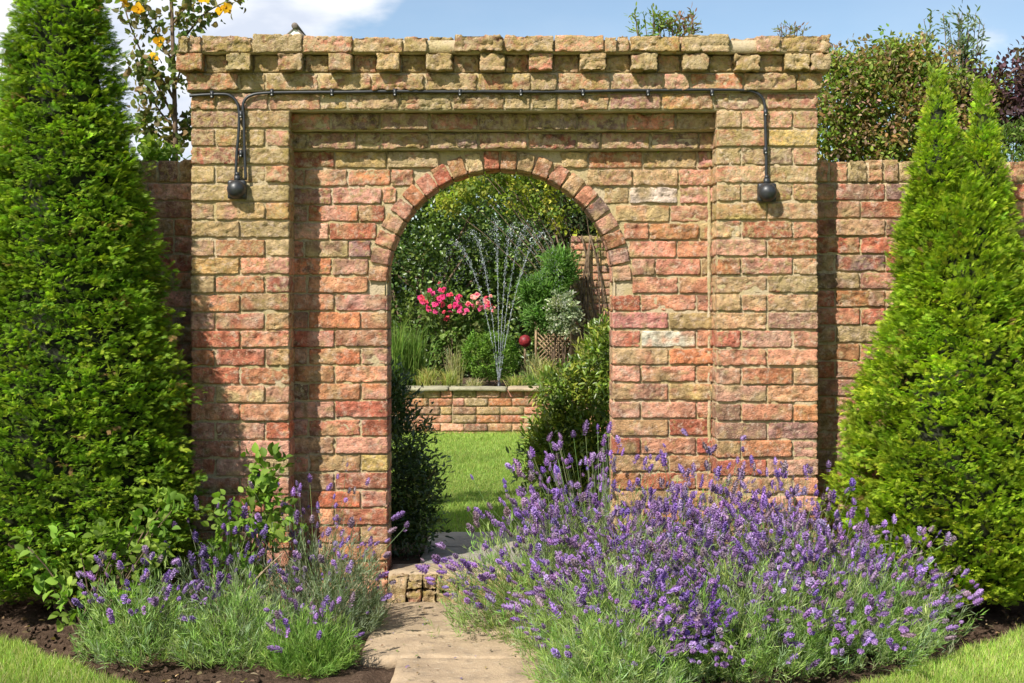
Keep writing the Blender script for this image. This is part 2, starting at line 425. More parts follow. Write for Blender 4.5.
for i in range(-1, 25):
    z0 = i*C
    ze = z0+.3*C
    below = z0+C*.5 < AZ-.02
    hw = AR if below else arch_half(ze)
    for side in (0, 1):
        B = BS[side]
        if side == 0: a, b_ = XL1-.06, ACX-hw
        else: a, b_ = ACX+hw, XR0+.06
        if hw < .05:
            if side: continue
            a, b_ = XL1-.06, XR0+.06
        ss = segs(a, b_, (i+side) % 2 == 1)
        if side == 1:                        # jamb-side bond starts at the opening
            pass
        for k, (x0, x1) in enumerate(ss):
            w, ms = wz(z0-.33); dz = rng.normal(0, .0012)
            jamb = below and ((side == 0 and k == len(ss)-1) or (side == 1 and k == 0))
            yf = PD+rng.normal(0, .0025)
            if not below:
                if side == 0 and k == len(ss)-1: x1 += .004
                if side == 1 and k == 0: x0 -= .004
            if jamb:
                if side == 0: x1 += .006
                else: x0 -= .006
                col = pick(w)
                if (i % 2): B.add(x0, x1, z0+MJ/2+dz, z0+C-MJ/2+dz, yf, .215, w=w, moss=ms)
                else:
                    B.add(x0, x1, z0+MJ/2+dz, z0+C-MJ/2+dz, yf, .103, w=w, moss=ms)
                    B.add(x0, x1, z0+MJ/2+dz, z0+C-MJ/2+dz, yf+.113, .105, w=w, moss=ms)
            else: B.add(x0, x1, z0+MJ/2+dz, z0+C-MJ/2+dz, yf, .11, w=w, moss=ms)
for (px, row) in ((640, 190), (685, 339)):     # the two limewashed bricks
    q = PX(px, row, PD); B = BS[1]
    for j, b in enumerate(B.L):
        if abs(b[0]-q[0]) < b[3]+.006 and abs(b[2]-q[2]) < C/2: B.L[j] = b[:7]+((.60, .54, .46), .0); break
for B in BS: B.build('arch_wall', arch)
B = Bricks()                                     # ring of headers
nb = 22
for i in range(nb):
    a = math.pi*(i+.5)/nb; rr = AR+RING/2-.003
    w, ms = (W_RED if rng.random() < .8 else W_TOP), .15
    cx = ACX+rr*math.cos(a); cz = AZ+rr*math.sin(a); hwid = math.pi*(AR+RING*.5)/nb/2-.0045
    for dep in (0, .113):
        B.add(cx-hwid, cx+hwid, cz-RING/2-.002, cz+RING/2-.006, PD-.005+dep+rng.normal(0, .002), .104, ang=a-math.pi/2+rng.normal(0, .02), w=w, moss=ms)
B.build('arch_ring', arch)
B = Bricks()                                     # corbels over the recess, lintel course, cornice
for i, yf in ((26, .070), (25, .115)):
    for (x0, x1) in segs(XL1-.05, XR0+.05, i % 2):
        B.add(x0, x1, i*C+MJ/2, i*C+C-MJ/2, yf+rng.normal(0, .004), .12, w=W_SHADE, moss=.7)
for (x0, x1) in segs(XL0, XR1, 1):
    B.add(x0, x1, 27*C+MJ/2+rng.normal(0, .001), 28*C-MJ/2-.004, rng.normal(0, .003), .16, w=W_TOP, moss=.6)
for (x0, x1) in segs(XL0-.014, XR1+.014, 0):
    B.add(x0, x1, 28*C+MJ/2, 29*C-MJ/2*.8, -.022+rng.normal(0, .004), .18, w=W_TOP, moss=.8)
x = XL0-.045; k = 0; x_end = XR1+.04
while x < x_end-.02:
    L = .1085*rng.uniform(.92, 1.08)
    if x+L > x_end-.06: L = x_end-x
    pr = k % 2 == 0 or x+L >= x_end-.001
    B.add(x+MJ/2-(.003 if pr else 0), x+L-MJ/2+(.003 if pr else 0), 29*C+MJ/2+rng.normal(0, .0015), 30*C-MJ/2+.001, (-.068 if pr else -.012)+rng.normal(0, .005), .2 if pr else .14, w=W_TOP, moss=.75)
    x += L; k += 1
for (x0, x1) in segs(XL0-.045, XR1+.04, 1):
    if rng.random() < .25: B.add(x0, (x0+x1)/2-.004, 30*C+MJ/2*.6, 31*C-MJ/2-.010+rng.normal(0, .005), -.06+rng.normal(0, .01), .2, w=W_TOP, moss=.9); x0 = (x0+x1)/2+.004
    B.add(x0, x1, 30*C+MJ/2*.6, 31*C-MJ/2+rng.normal(-.006, .006), -.068+rng.normal(0, .009), .2, ang=rng.normal(0, .008), w=W_TOP, moss=.9)
for yb in (.14, .25):
    for (x0, x1) in segs(XL0-.04, XR1+.04, 1):
        B.add(x0, x1, 30*C+MJ/2*.6, 31*C-MJ/2+rng.normal(-.008, .004), yb, .11, w=W_TOP, moss=.9)
B.build('cornice', arch, 1.3)
A = Acc()
for a, b_ in ((XL0, XL1), (XR0, XR1)): mortar_block(A, a+.008, b_-.008, -.08, 27.5*C, .0105, BACK)
mortar_block(A, XL1-.02, XR0+.02, 26*C, 27*C, .082, BACK-.003)
mortar_block(A, XL1-.025, XR0+.025, 25*C, 26*C, .127, BACK-.005)
mortar_block(A, XL0+.005, XR1-.005, 27*C-.003, 28*C, .0105, BACK-.001)
mortar_block(A, XL0-.010, XR1+.010, 28*C, 29*C, -.010, BACK+.002)
mortar_block(A, XL0-.039, XR1+.034, 29*C+.002, 30*C-.002, .001, BACK+.005)
mortar_block(A, XL0-.039, XR1+.034, 30*C, 31*C-.024, -.050, BACK+.008)
# panel mortar with the arched hole (front, soffit, back)
xs = np.unique(np.concatenate([np.linspace(XL1-.02, ACX-AR, 24), ACX-AR*np.cos(np.linspace(0, math.pi, 60)), np.linspace(ACX+AR, XR0+.02, 26)]))
xs = xs[np.concatenate([[True], np.diff(xs) > 1e-4])]
Rm = AR+.010
zt = 25*C
for yy, flip in ((PD+.0105, False), (BACK-.002, True)):
    nz_ = 100
    zl = np.where(np.abs(xs-ACX) < AR-1e-5, AZ+np.sqrt(np.maximum(0, Rm**2-(xs-ACX)**2)), -.08)
    for i in range(len(xs)-1):
        xm = (xs[i]+xs[i+1])/2; inside = abs(xm-ACX) < AR
        xa, xb = xs[i], xs[i+1]
        if inside: la = AZ+math.sqrt(max(0, Rm**2-(xa-ACX)**2)); lb = AZ+math.sqrt(max(0, Rm**2-(xb-ACX)**2)); nn_ = 12
        else: la = lb = -.08; nn_ = nz_
        za = np.linspace(la, zt, nn_+1); zb = np.linspace(lb, zt, nn_+1)
        P = np.concatenate([np.stack([np.full(nn_+1, xa), np.full(nn_+1, yy), za], 1), np.stack([np.full(nn_+1, xb), np.full(nn_+1, yy), zb], 1)])
        if not flip: P[:, 1] -= vnoise(P, 26, 5)*.003
        m_ = nn_+1
        q = [[j, m_+j, m_+j+1, j+1] if not flip else [j+1, m_+j+1, m_+j, j] for j in range(nn_)]
        A.add(P, q)
th = np.linspace(0, math.pi, 61); S = [[ACX+Rm, -.08]]+[[ACX+Rm*math.cos(t_), AZ+Rm*math.sin(t_)] for t_ in th]+[[ACX-Rm, -.08]]
S = np.array(S); m_ = len(S)
P = np.concatenate([np.stack([S[:, 0], np.full(m_, PD+.003), S[:, 1]], 1), np.stack([S[:, 0], np.full(m_, BACK-.002), S[:, 1]], 1)])
A.add(P, [[j, j+1, m_+j+1, m_+j] for j in range(m_-1)])
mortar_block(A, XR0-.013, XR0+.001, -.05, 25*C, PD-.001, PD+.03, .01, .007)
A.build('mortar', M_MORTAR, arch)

def garden_wall(xa, xb, label, sd):
    g = thing('garden_wall', label, 'wall', ((xa+xb)/2, .19, 0))
    B = Bricks(); yf0 = .18
    for i in range(-1, 23):
        for (x0, x1) in segs(xa, xb, i % 2 == sd):
            w = W_SIDE if rng.random() < .85 else W_TOP
            B.add(x0, x1, i*C+MJ/2+.018, i*C+C-MJ/2+.018, yf0+rng.normal(0, .003), .11, w=w, moss=.3)
    B.build('wall_face', g)
    B = Bricks(); x = xa
    while x < xb-.02:
        L = min(.078*rng.uniform(.9, 1.25), xb-x)
        B.add(x+.005, x+L-.005, 23*C+.022, 1.957+rng.normal(0, .003), yf0-.004+rng.normal(0, .004), .215, w=dict(brown=3, olive=3, salmon=2, plum=1, buff=1), moss=.6); x += L
    B.build('coping', g, 1.2)
    A = Acc(); mortar_block(A, xa+.003, xb-.003, -.08, 23*C+.02, yf0+.0105, yf0+.21, .03); mortar_block(A, xa+.002, xb-.002, 23*C+.02, 1.948, yf0+.010, yf0+.2, .03)
    A.build('mortar', M_MORTAR, g)
garden_wall(1.338, 3.6, 'lower brown and red brick garden wall running right of the gateway, half shaded by its pilaster', 0)
garden_wall(-3.7, -1.404, 'lower dark brick garden wall running left of the gateway behind the tall conifer', 1)
# ------------------------------------------------------------------ conduits and fittings
def clip(parent, x, z, y=-.012):
    A = Acc(); mortar_block(A, x-.007, x+.007, z-.017, z+.013, y-.012, y+.010, .02, 0); A.build('clip', M_BLACK, parent)
    A = Acc(); tube([[x, y-.010, z-.013], [x, y-.016, z-.013]], .0035, A, 8); A.build('clip_screw', M_STEEL, parent)
yc = -.016
def W(px, py, y=yc): return PX(px, py, y)
def wire(pts_px, r, name, parent, y=yc):
    P = [W(a, b, y) for a, b in pts_px]; P = np.array(P)
    out = []
    for i in range(len(P)-1):                     # Catmull-Rom
        p0 = P[max(i-1, 0)]; p1 = P[i]; p2 = P[i+1]; p3 = P[min(i+2, len(P)-1)]
        for t_ in np.linspace(0, 1, 6, endpoint=False):
            out.append(.5*((2*p1)+(-p0+p2)*t_+(2*p0-5*p1+4*p2-p3)*t_**2+(-p0+3*p1-3*p2+p3)*t_**3))
    out.append(P[-1]); out = np.array(out); out[:, 2] += .0022*vnoise(out, 5, 2); out[:, 0] += .002*vnoise(out, 6, 7); A = Acc(); tube(out, r, A, 8); return A.build(name, M_BLACK, parent, smooth=True)
c1 = thing('conduit', 'long black cable conduit run along the gateway below its cornice, bending down at both ends', 'conduit', (0, 0, 2.236))
wire([(246, 180), (245, 150), (244, 120), (243, 107), (245, 100), (251, 95.5), (262, 93.5), (290, 92.5), (400, 91.5), (520, 91.5), (640, 90.5), (700, 90), (735, 90), (748, 90.5), (757, 93), (763, 99), (765, 108), (765.5, 130), (766, 155), (766, 180)], .0066, 'pipe', c1)
for px in (272, 332, 395, 460, 521, 583, 648, 712): clip(c1, W(px, 92)[0], W(px, 92)[2])
for py in (112, 150): clip(c1, W(765.5, py)[0], W(765.5, py)[2])
c2 = thing('conduit', 'short black conduit entering at the gateway left edge and turning down the left pilaster', 'conduit', (-1.3, 0, 2.22))
wire([(190, 95.5), (205, 94.5), (222, 94), (230, 95.5), (236, 101), (239, 110), (239, 130), (237, 155), (236, 180)], .0066, 'pipe', c2, yc)
for px in (212,): clip(c2, W(px, 94)[0], W(px, 94)[2])
for py in (114, 153): clip(c2, W(241, py)[0], W(241, py)[2])
def fitting(px, py, label):
    p = W(px, py, 0); g = thing('wall_fitting', label, 'outdoor fitting', (p[0], 0, p[2]), 'black round fittings on the gateway')
    A = Acc(); V, Q = box_template(8, 4, 8); h = np.array([.040, .019, .041]); P = V*h; r = .008
    inn = np.clip(P, -(h-r), h-r); dv = P-inner if False else P-inn; P = inn+nrm(dv)*np.minimum(np.linalg.norm(dv, axis=-1, keepdims=True), r)
    A.add(P+np.array([p[0], -.017, p[2]]), Q); A.build('back_box', M_BLACK, g, smooth=True)
    A = Acc(); pr = [(0.041, -.034), (.040, -.044), (.036, -.056), (.028, -.067), (.016, -.074), (.004, -.0765)]; n = 28
    V = [[p[0]+r_*math.cos(a), y_, p[2]+r_*math.sin(a)] for r_, y_ in pr for a in np.arange(n)*2*math.pi/n]
    Q = [[i*n+k, i*n+(k+1) % n, (i+1)*n+(k+1) % n, (i+1)*n+k] for i in range(len(pr)-1) for k in range(n)]
    V.append([p[0], -.077, p[2]]); T = [[(len(pr)-1)*n+k, (len(pr)-1)*n+(k+1) % n, len(V)-1] for k in range(n)]
    A.add(V, Q, T); A.build('dome', M_BLACK, g, smooth=True)
    A = Acc(); tube([[p[0], -.016, p[2]+.035], [p[0], -.016, p[2]+.062]], .014, A, 12); tube([[p[0], -.016, p[2]+.06], [p[0], -.016, p[2]+.075]], .0105, A, 12); A.build('cable_gland', M_BLACK, g, smooth=True)
fitting(238, 190, 'black domed fitting on a square box, under the two conduits on the left pilaster')
fitting(766, 193, 'black domed fitting on a square box, under the single conduit on the right pilaster')
# ------------------------------------------------------------------ ground
def sheet(name, x0, x1, y0, y1, z, mat, step=None, amp=0, fr=3, mask=None, kind=True):
    nx = 1 if step is None else max(1, int((x1-x0)/step)); ny = 1 if step is None else max(1, int((y1-y0)/step))
    X, Y = np.meshgrid(np.linspace(x0, x1, nx+1), np.linspace(y0, y1, ny+1))
    P = np.stack([X.ravel(), Y.ravel(), np.full(X.size, float(z))], 1)
    if amp: P[:, 2] += amp*(vnoise(P, fr, 3)*.5+vnoise(P, fr*4, 4)*.35+vnoise(P, fr*13, 5)*.25)
    i = np.arange(X.size).reshape(X.shape)
    Q = np.stack([i[:-1, :-1], i[:-1, 1:], i[1:, 1:], i[1:, :-1]], -1).reshape(-1, 4)
    if name == 'soil_bed': P[:, 2] -= np.where((P[:, 0] > np.where(P[:, 1] < -.97, -.385, -.53)) & (P[:, 0] < .30), .05, 0)
    if mask is not None:
        cen = P[Q].mean(1); Q = Q[mask(cen)]
    o = mesh(name, P, Q, mat, smooth=bool(amp)); return structure(o) if kind else o
sheet('ground', -300, 300, -200, 600, -.12, M_GRASSB)
def lawn_edge(x):    # y of the lawn's far edge in front of the bed, by x
    L = -.62-(x+2.05)*1.02
    R = -.56-(2.03-x)*.97
    return np.where(x < 0, L, R)
GX = lambda c: (np.abs(c[:, 0]+.30) > 10)
sheet('soil_bed', -3.6, 3.6, -2.6, .25, -.006, M_SOIL, .022, .045, 4, mask=lambda c: c[:, 1] > np.minimum(lawn_edge(c[:, 0]), -.2)-.12)
def lawnmask(c): return (c[:, 1] < lawn_edge(c[:, 0])+.02*np.sin(c[:, 0]*23)) & ((c[:, 0] < -.72) | (c[:, 0] > .15))
sheet('lawn', -8, 8, -8, 0, .024, M_GRASSB, .04, .012, 3, mask=lawnmask)
sheet('back_lawn', -9, 9, .36, 7.4, .085, M_GRASSB, .08, .012, 1.5)
sheet('back_soil', -9, 9, .22, 1.3, .097, M_SOIL, .03, .02, 5, mask=lambda c: (np.abs(c[:, 0]+.05) < .62) | (c[:, 1] < .75))
# blades
def grass_mesh(name, x0, x1, y0, y1, z, n, h, w, cols, mask, label):
    P = np.stack([U(x0, x1, n), U(y0, y1, n), np.full(n, z)], 1); P = P[mask(P)]; n = len(P)
    k = 1+.35*vnoise(P, 3, 9); hh = h*U(.5, 1.2, n)*k
    lean = rng.normal(0, .45, (n, 2))*hh[:, None]
    tip = P+np.concatenate([lean, hh[:, None]], 1); sd = rng.normal(size=(n, 2)); sd /= np.linalg.norm(sd, axis=1, keepdims=True); sd = np.concatenate([sd, np.zeros((n, 1))], 1)*w/2
    V = np.stack([P-sd, P+sd, tip], 1).reshape(-1, 3); T = np.arange(n*3).reshape(-1, 3)
    band = np.exp(.26*np.tanh(vnoise(P*np.array([.15, 1, 1]), 1.6, 12)*2.5))
    c = jit(cols, n, .2, .06)*band[:, None]
    o = mesh(name, V, None, M_LEAF, tint=np.repeat(c, 3, 0), T=T); return stuff(o, label, 'grass')
GR = [(.25, .36, .06), (.20, .31, .05), (.30, .37, .075), (.37, .36, .15)]
grass_mesh('lawn_grass', -2.7, 2.7, -1.75, -.35, .022, 150000, .028, .0035, GR, lambda P: lawnmask(P+np.array([0, .015, 0])), 'short bright grass of the front lawn at the corners of the flower bed')
def blm(P): return (P[:, 1] > 1.30+.03*np.sin(P[:, 0]*9)) & (np.abs(P[:, 0]) < .9+.12*P[:, 1])
grass_mesh('back_grass', -2.2, 2.2, 1.25, 7.32, .088, 170000, .026, .0055, [(.22, .31, .06), (.175, .27, .05), (.27, .32, .085)], blm, 'mown green lawn seen through the arch')
# paving
def slab(acc, x0, x1, y0, y1, z, th_, col, amp=.004):
    V, Q = box_template(max(2, int((x1-x0)/.025)), max(2, int((y1-y0)/.025)), 2)
    # make the top face too (template is open only at +y)
    c = np.array([(x0+x1)/2, (y0+y1)/2, z-th_/2]); h = np.array([(x1-x0)/2, (y1-y0)/2, th_/2]); P = V*h; r = .010
    inn = np.clip(P, -(h-r), h-r); dv = P-inn; P = inn+nrm(dv)*np.minimum(np.linalg.norm(dv, axis=-1, keepdims=True), r)+c
    P[:, 2] += vnoise(P, 9, 2)*amp+vnoise(P, 40, 3)*amp*.4; P[:, 1] += vnoise(P, 12, 4)*amp*1.6; P[:, 0] += vnoise(P, 12, 5)*amp*1.6
    acc.add(P, Q, c=tuple(col)+(1,))
A = Acc()
for (x0, x1, y0, y1, cc) in ((-.60, .30, -.60, -.015, (.37, .285, .19)), (-.56, .34, -.98, -.615, (.39, .295, .20)), (-.42, .42, -1.7, -.995, (.37, .28, .19)), (-.42, .40, -2.5, -1.715, (.42, .32, .22)), (-.42, .40, -3.2, -2.515, (.42, .32, .22))):
    slab(A, x0, x1, y0, y1, .018, .06, cc)
structure(A.build('path', M_STONE, smooth=True))
A = Acc()
for (x0, x1, y0, y1, cc) in ((-.43, -.02, .37, .80, (.27, .25, .215)), (-.43, .1, .81, 1.27, (.29, .265, .225)), (-.01, .36, .37, .80, (.26, .24, .21)), (.11, .36, .81, 1.27, (.26, .24, .21)), (-.55, .5, .13, .36, (.40, .31, .21))):
    slab(A, x0, x1, y0, y1, .118, .08, cc)
structure(A.build('paving', M_STONE, smooth=True))
B = Bricks(); x = -.545                           # rough nosing of the step
while x < .43:
    L = rng.uniform(.05, .085)
    L = rng.uniform(.04, .14)
    if rng.random() < .5: B.add(x, x+L-.004, -.03, .108+rng.normal(0, .006), -.005+rng.normal(0, .016), .16, ang=rng.normal(0, .05), w=dict(olive=3, buff=5, brown=1, yellow=1), moss=.9)
    else:
        h_ = rng.uniform(.03, .07); B.add(x, x+L-.004, -.03, h_, -.012+rng.normal(0, .014), .16, ang=rng.normal(0, .06), w=dict(olive=3, buff=5, brown=1), moss=.9); B.add(x, x+L-.004, h_+.003, .108+rng.normal(0, .005), -.004+rng.normal(0, .014), .16, ang=rng.normal(0, .05), w=dict(olive=3, buff=5), moss=.9)
    x += L
st = B.build('step', None, 2.2); structure(st)
# ------------------------------------------------------------------ plant kit
def leaf_tpl(w=.3, fold=.10, droop=.12):
    V = np.array([[0, 0, 0], [w*.62, .16, fold*.7], [w*.95, .42, fold], [w*.68, .72, fold*.6-.03], [0, 1, -droop], [-w*.68, .72, fold*.6-.03], [-w*.95, .42, fold], [-w*.62, .16, fold*.7], [0, .42, 0]], float)
    return V, np.array([[0, 1, 2, 8], [8, 2, 3, 4], [8, 4, 5, 6], [0, 8, 6, 7]])
def diamond(p, d, l, w, lift=0.):
    d = np.array(d, float); d /= np.linalg.norm(d); s = np.array([d[1], -d[0], 0])
    p = np.array(p, float)
    return [p, p+d*l*.45+s*w/2+[0, 0, lift], p+d*l+[0, 0, -lift], p+d*l*.45-s*w/2+[0, 0, lift]]
def spray_tpl():
    V = []
    V += diamond((0, 0, 0), (0, 1, 0), 1.0, .09, .02)
    for i, y in enumerate((.08, .24, .40, .56, .72)):
        for s in (-1, 1):
            l = .46*(1-.6*y)+.06; V += diamond((0, y, 0), (s*.75, .9, 0), l, .085, .02)
    V = np.array(V); V[:, 2] += -.25*(V[:, 0]**2)+.12*np.sin(V[:, 1]*3)
    return V, np.arange(len(V)).reshape(-1, 4)
SPRAY = spray_tpl(); LEAF = leaf_tpl(); LEAF_W = leaf_tpl(.36, .12, .2); LEAF_N = leaf_tpl(.17, .06, .1)
SPG = np.stack([.72+.62*np.clip(SPRAY[0][:, 1], 0, 1)]*3, 1)*np.stack([1+.12*SPRAY[0][:, 1], 1+0*SPRAY[0][:, 1], 1+0*SPRAY[0][:, 1]], 1)   # paler new growth at the tips
def conifer(label, loc, leaders, n, cols, up, ssize, zb, seed):
    """leaders: list of (dx, dy, profile) with profile = [(z, r), ...]"""
    g = thing('conifer', label, 'conifer', loc, None)
    acc = Acc(); core = Acc(); leaders = [(a, b, [(z, max(.012, r_-.035)) for z, r_ in p]) for a, b, p in leaders]; tot = sum(TRAP([r for z, r in p], [z for z, r in p]) for _, _, p in leaders)
    for dx, dy, prof in leaders:
        zz = np.array([p[0] for p in prof]); rr = np.array([p[1] for p in prof])
        m = int(n*TRAP(rr, zz)/tot/9)
        # branchlet centres
        zc = np.interp(U(0, 1, m), np.concatenate([[0], np.cumsum((rr[1:]+rr[:-1])/2*np.diff(zz))])/TRAP(rr, zz), zz)
        th_ = U(0, 2*math.pi, m)
        rad = np.interp(zc, zz, rr)
        Pn = np.stack([np.cos(th_)*rad, np.sin(th_)*rad, zc], 1)
        bumpy = 1+.20*vnoise(Pn*np.array([1, 1, .7]), 4.5, seed)+.11*vnoise(Pn*np.array([1, 1, 2.0]), 9, seed+1)+.08*vnoise(Pn, 20, seed+2)+np.where(rng.random(m) < .05, U(.03, .14, m), 0)
        f = U(.80, 1.0, m)*bumpy
        c = np.stack([np.cos(th_)*rad*f, np.sin(th_)*rad*f*np.where(np.sin(th_) > 0, .58, .78), zc], 1)
        out = np.stack([np.cos(th_), np.sin(th_), np.zeros(m)], 1)
        upk = np.clip(up+.9*np.clip((zc-zz[-1]+.55)/.55, 0, 1)+rng.normal(0, .18, m), .05, 2.2)
        ax = nrm(out+np.array([0, 0, 1])*upk[:, None]+rng.normal(0, .28, (m, 3)))
        # 9 sprays per branchlet along and beside its axis
        k = 9
        sz = ssize*U(.75, 1.25, (m, k))*np.where(rad < .10, .8, 1)[:, None]
        side = nrm(np.cross(ax, np.array([0, 0, 1])+rng.normal(0, .25, (m, 3))))
        al = U(-.9, .9, (m, k)); sd = U(-1, 1, (m, k))
        pos = c[:, None]+ax[:, None]*(al*ssize*.95)[..., None]+side[:, None]*(sd*ssize*.8)[..., None]+rng.normal(0, ssize*.16, (m, k, 3))
        d = nrm(ax[:, None]+side[:, None]*(sd*.65)[..., None]+rng.normal(0, .22, (m, k, 3)))
        nh = np.cross(side, ax)[:, None]+rng.normal(0, .45, (m, k, 3))
        pos = pos.reshape(-1, 3)+np.array([dx, dy, 0])+np.array(loc); R = frames(d.reshape(-1, 3), nh.reshape(-1, 3))
        cc = jit(cols, m, .16, .06)*np.exp(.25*vnoise(Pn, 7, seed+5))[:, None]; dd = rng.random(m) < .012; cc[dd] = np.array([.20, .13, .05]); cc = np.repeat(cc, k, 0)*np.exp(rng.normal(0, .16, (m*k, 1)))
        scatter(SPRAY[0], SPRAY[1], pos, R, sz.ravel(), cc, acc, grad=SPG)
        # inner mass of old twigs
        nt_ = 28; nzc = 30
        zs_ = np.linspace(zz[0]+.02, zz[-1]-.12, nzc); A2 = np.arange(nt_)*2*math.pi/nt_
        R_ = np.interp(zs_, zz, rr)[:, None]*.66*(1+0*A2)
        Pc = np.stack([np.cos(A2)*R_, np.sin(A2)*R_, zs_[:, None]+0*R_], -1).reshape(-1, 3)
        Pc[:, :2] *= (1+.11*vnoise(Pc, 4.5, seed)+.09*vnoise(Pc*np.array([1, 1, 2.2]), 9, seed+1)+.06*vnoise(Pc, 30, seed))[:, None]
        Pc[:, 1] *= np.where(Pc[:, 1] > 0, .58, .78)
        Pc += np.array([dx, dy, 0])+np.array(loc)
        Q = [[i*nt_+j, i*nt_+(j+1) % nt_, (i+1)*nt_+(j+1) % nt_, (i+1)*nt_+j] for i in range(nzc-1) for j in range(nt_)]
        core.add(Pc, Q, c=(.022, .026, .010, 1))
    acc.build('crown', M_LEAF, g)
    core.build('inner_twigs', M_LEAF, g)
    A = Acc(); tube([[loc[0], loc[1], -.05], [loc[0]+.02, loc[1], zb+.2], [loc[0], loc[1], zb+1.2]], [.06, .05, .03], A, 8)
    for k in range(9):
        a = k*.7; tube(bez([loc[0], loc[1], .06], [loc[0]+.1*math.cos(a), loc[1]+.1*math.sin(a), .12], [loc[0]+.3*math.cos(a), loc[1]+.3*math.sin(a), zb+.22], 5), .009, A, 5)
    A.build('trunk', M_BARK, g)
    return g
TY = -.17; TS = F/(CD+TY)
GL = [(.17, .275, .022), (.14, .24, .022), (.225, .32, .026), (.10, .18, .02)]
GRR = [(.27, .375, .026), (.22, .33, .026), (.33, .42, .032), (.16, .26, .022)]
conifer('very tall dark green conical conifer at the left edge in front of the wall', ((66-512)/TS, TY, 0),
        [(0, 0, [(.10, .42), (.25, .56), (.55, .60), (.9, .54), (1.33, .41), (1.75, .345), (1.9, .32), (2.16, .27), (2.45, .22), (2.6, .19), (2.9, .11), (3.2, .02)]),
         (.10, .03, [(1.2, .22), (1.7, .17), (2.05, .10), (2.38, .02)]), (-.17, .02, [(1.2, .25), (1.7, .2), (2.2, .10), (2.5, .02)])],
        120000, GL, .30, .030, .12, 21)
conifer('shorter bright green conifer with two pointed tips, right of the gateway', ((958-512)/TS, TY, 0),
        [(0, 0, [(.09, .38), (.25, .50), (.5, .53), (.8, .48), (1.05, .40), (1.35, .32), (1.6, .25), (1.75, .20), (1.85, .10)]),
         (-.085, 0, [(1.2, .22), (1.6, .18), (1.85, .145), (2.05, .10), (2.2, .065), (2.30, .02)]), (.115, .03, [(1.2, .22), (1.6, .18), (1.85, .125), (2.02, .09), (2.14, .06), (2.24, .02)])],
        90000, GRR, .55, .030, .12, 35)
def shrub(name, label, cat, base, blobs, n, leaf, size, cols, mat=M_LEAF, stems=14, clump=.10, group=None, tpl=None, upb=.35, seed=1, sr=.006, flat=.5, shell=.45, bark=M_BARK, into=None):
    """blobs: (x,y,z,rx,ry,rz[,weight]); leaves grouped in clumps over each blob"""
    g = into or thing(name, label, cat, base, group); acc = Acc(); tips = []
    tpl = leaf if tpl is None else tpl
    wt = np.array([b[3]*b[5]+b[4]*b[5]+b[3]*b[4] for b in blobs]); wt = wt/wt.sum()
    for b, w in zip(blobs, wt):
        c0 = np.array(b[:3]); r0 = np.array(b[3:6]); k = 16; m = max(3, int(n*w/k))
        d = rdir(m); f = U(shell, 1, m)*(1+.25*vnoise(d, 2.1, seed)+.18*vnoise(d, 5, seed))
        cc = c0+d*r0*f[:, None]; tips.append(cc)
        o = nrm(d/r0)
        ld = nrm(rdir(m*k)+np.repeat(o, k, 0)*.9+np.array([0, 0, upb]))
        pos = np.repeat(cc, k, 0)+rdir(m*k)*(clump*U(.15, 1, m*k)**.5)[:, None]
        nh = nrm(np.repeat(o, k, 0)*flat+np.array([0, 0, .8])+rng.normal(0, .5, (m*k, 3)))
        col = jit(cols, m, .16, .05).repeat(k, 0)*np.exp(rng.normal(0, .2, (m*k, 1)))
        scatter(tpl[0], tpl[1], pos, frames(ld, nh), size*U(.6, 1.25, m*k), np.clip(col, 0, .9), acc)
    ok = acc.build('foliage', mat, g)
    if stems:
        A = Acc(); tp = np.concatenate(tips); base = np.array(base, float)
        for i in rng.choice(len(tp), min(stems, len(tp)), replace=False):
            e = tp[i]; s_ = base+np.array([*rng.normal(0, .03, 2), -.02])
            md = (s_+e)/2+np.array([*(e-s_)[:2]*-.15, .1*(e-s_)[2]])
            tube(bez(s_, md, e, 6), np.linspace(sr, sr*.35, 6), A, 5)
        A.build('stems', bark, g)
    return g
def flowers(pos, nrmv, size, cols, name, parent, rings=((7, .1, .55), (6, .5, .5), (4, 1.0, .4))):
    """small many-petalled flowers; rings: (petals, tilt, length)"""
    acc = Acc(); n = len(pos)
    for (k, tilt, ln) in rings:
        for j in range(k):
            a = 2*math.pi*(j+.5*tilt)/k
            fx = frames(nrmv, rdir(n))
            x, y = fx[..., 0], fx[..., 2]
            rd = x*math.cos(a)+y*math.sin(a)
            d = nrm(rd*math.cos(tilt)+nrmv*math.sin(tilt)+rng.normal(0, .1, (n, 3)))
            scatter(LEAF_W[0]*np.array([1.5, 1, 1]), LEAF_W[1], pos, frames(d, nrmv-rd*.3), size*ln*U(.85, 1.15, n), jit(cols, n, .12, .05), acc)
    return acc.build(name, M_PETAL, parent)
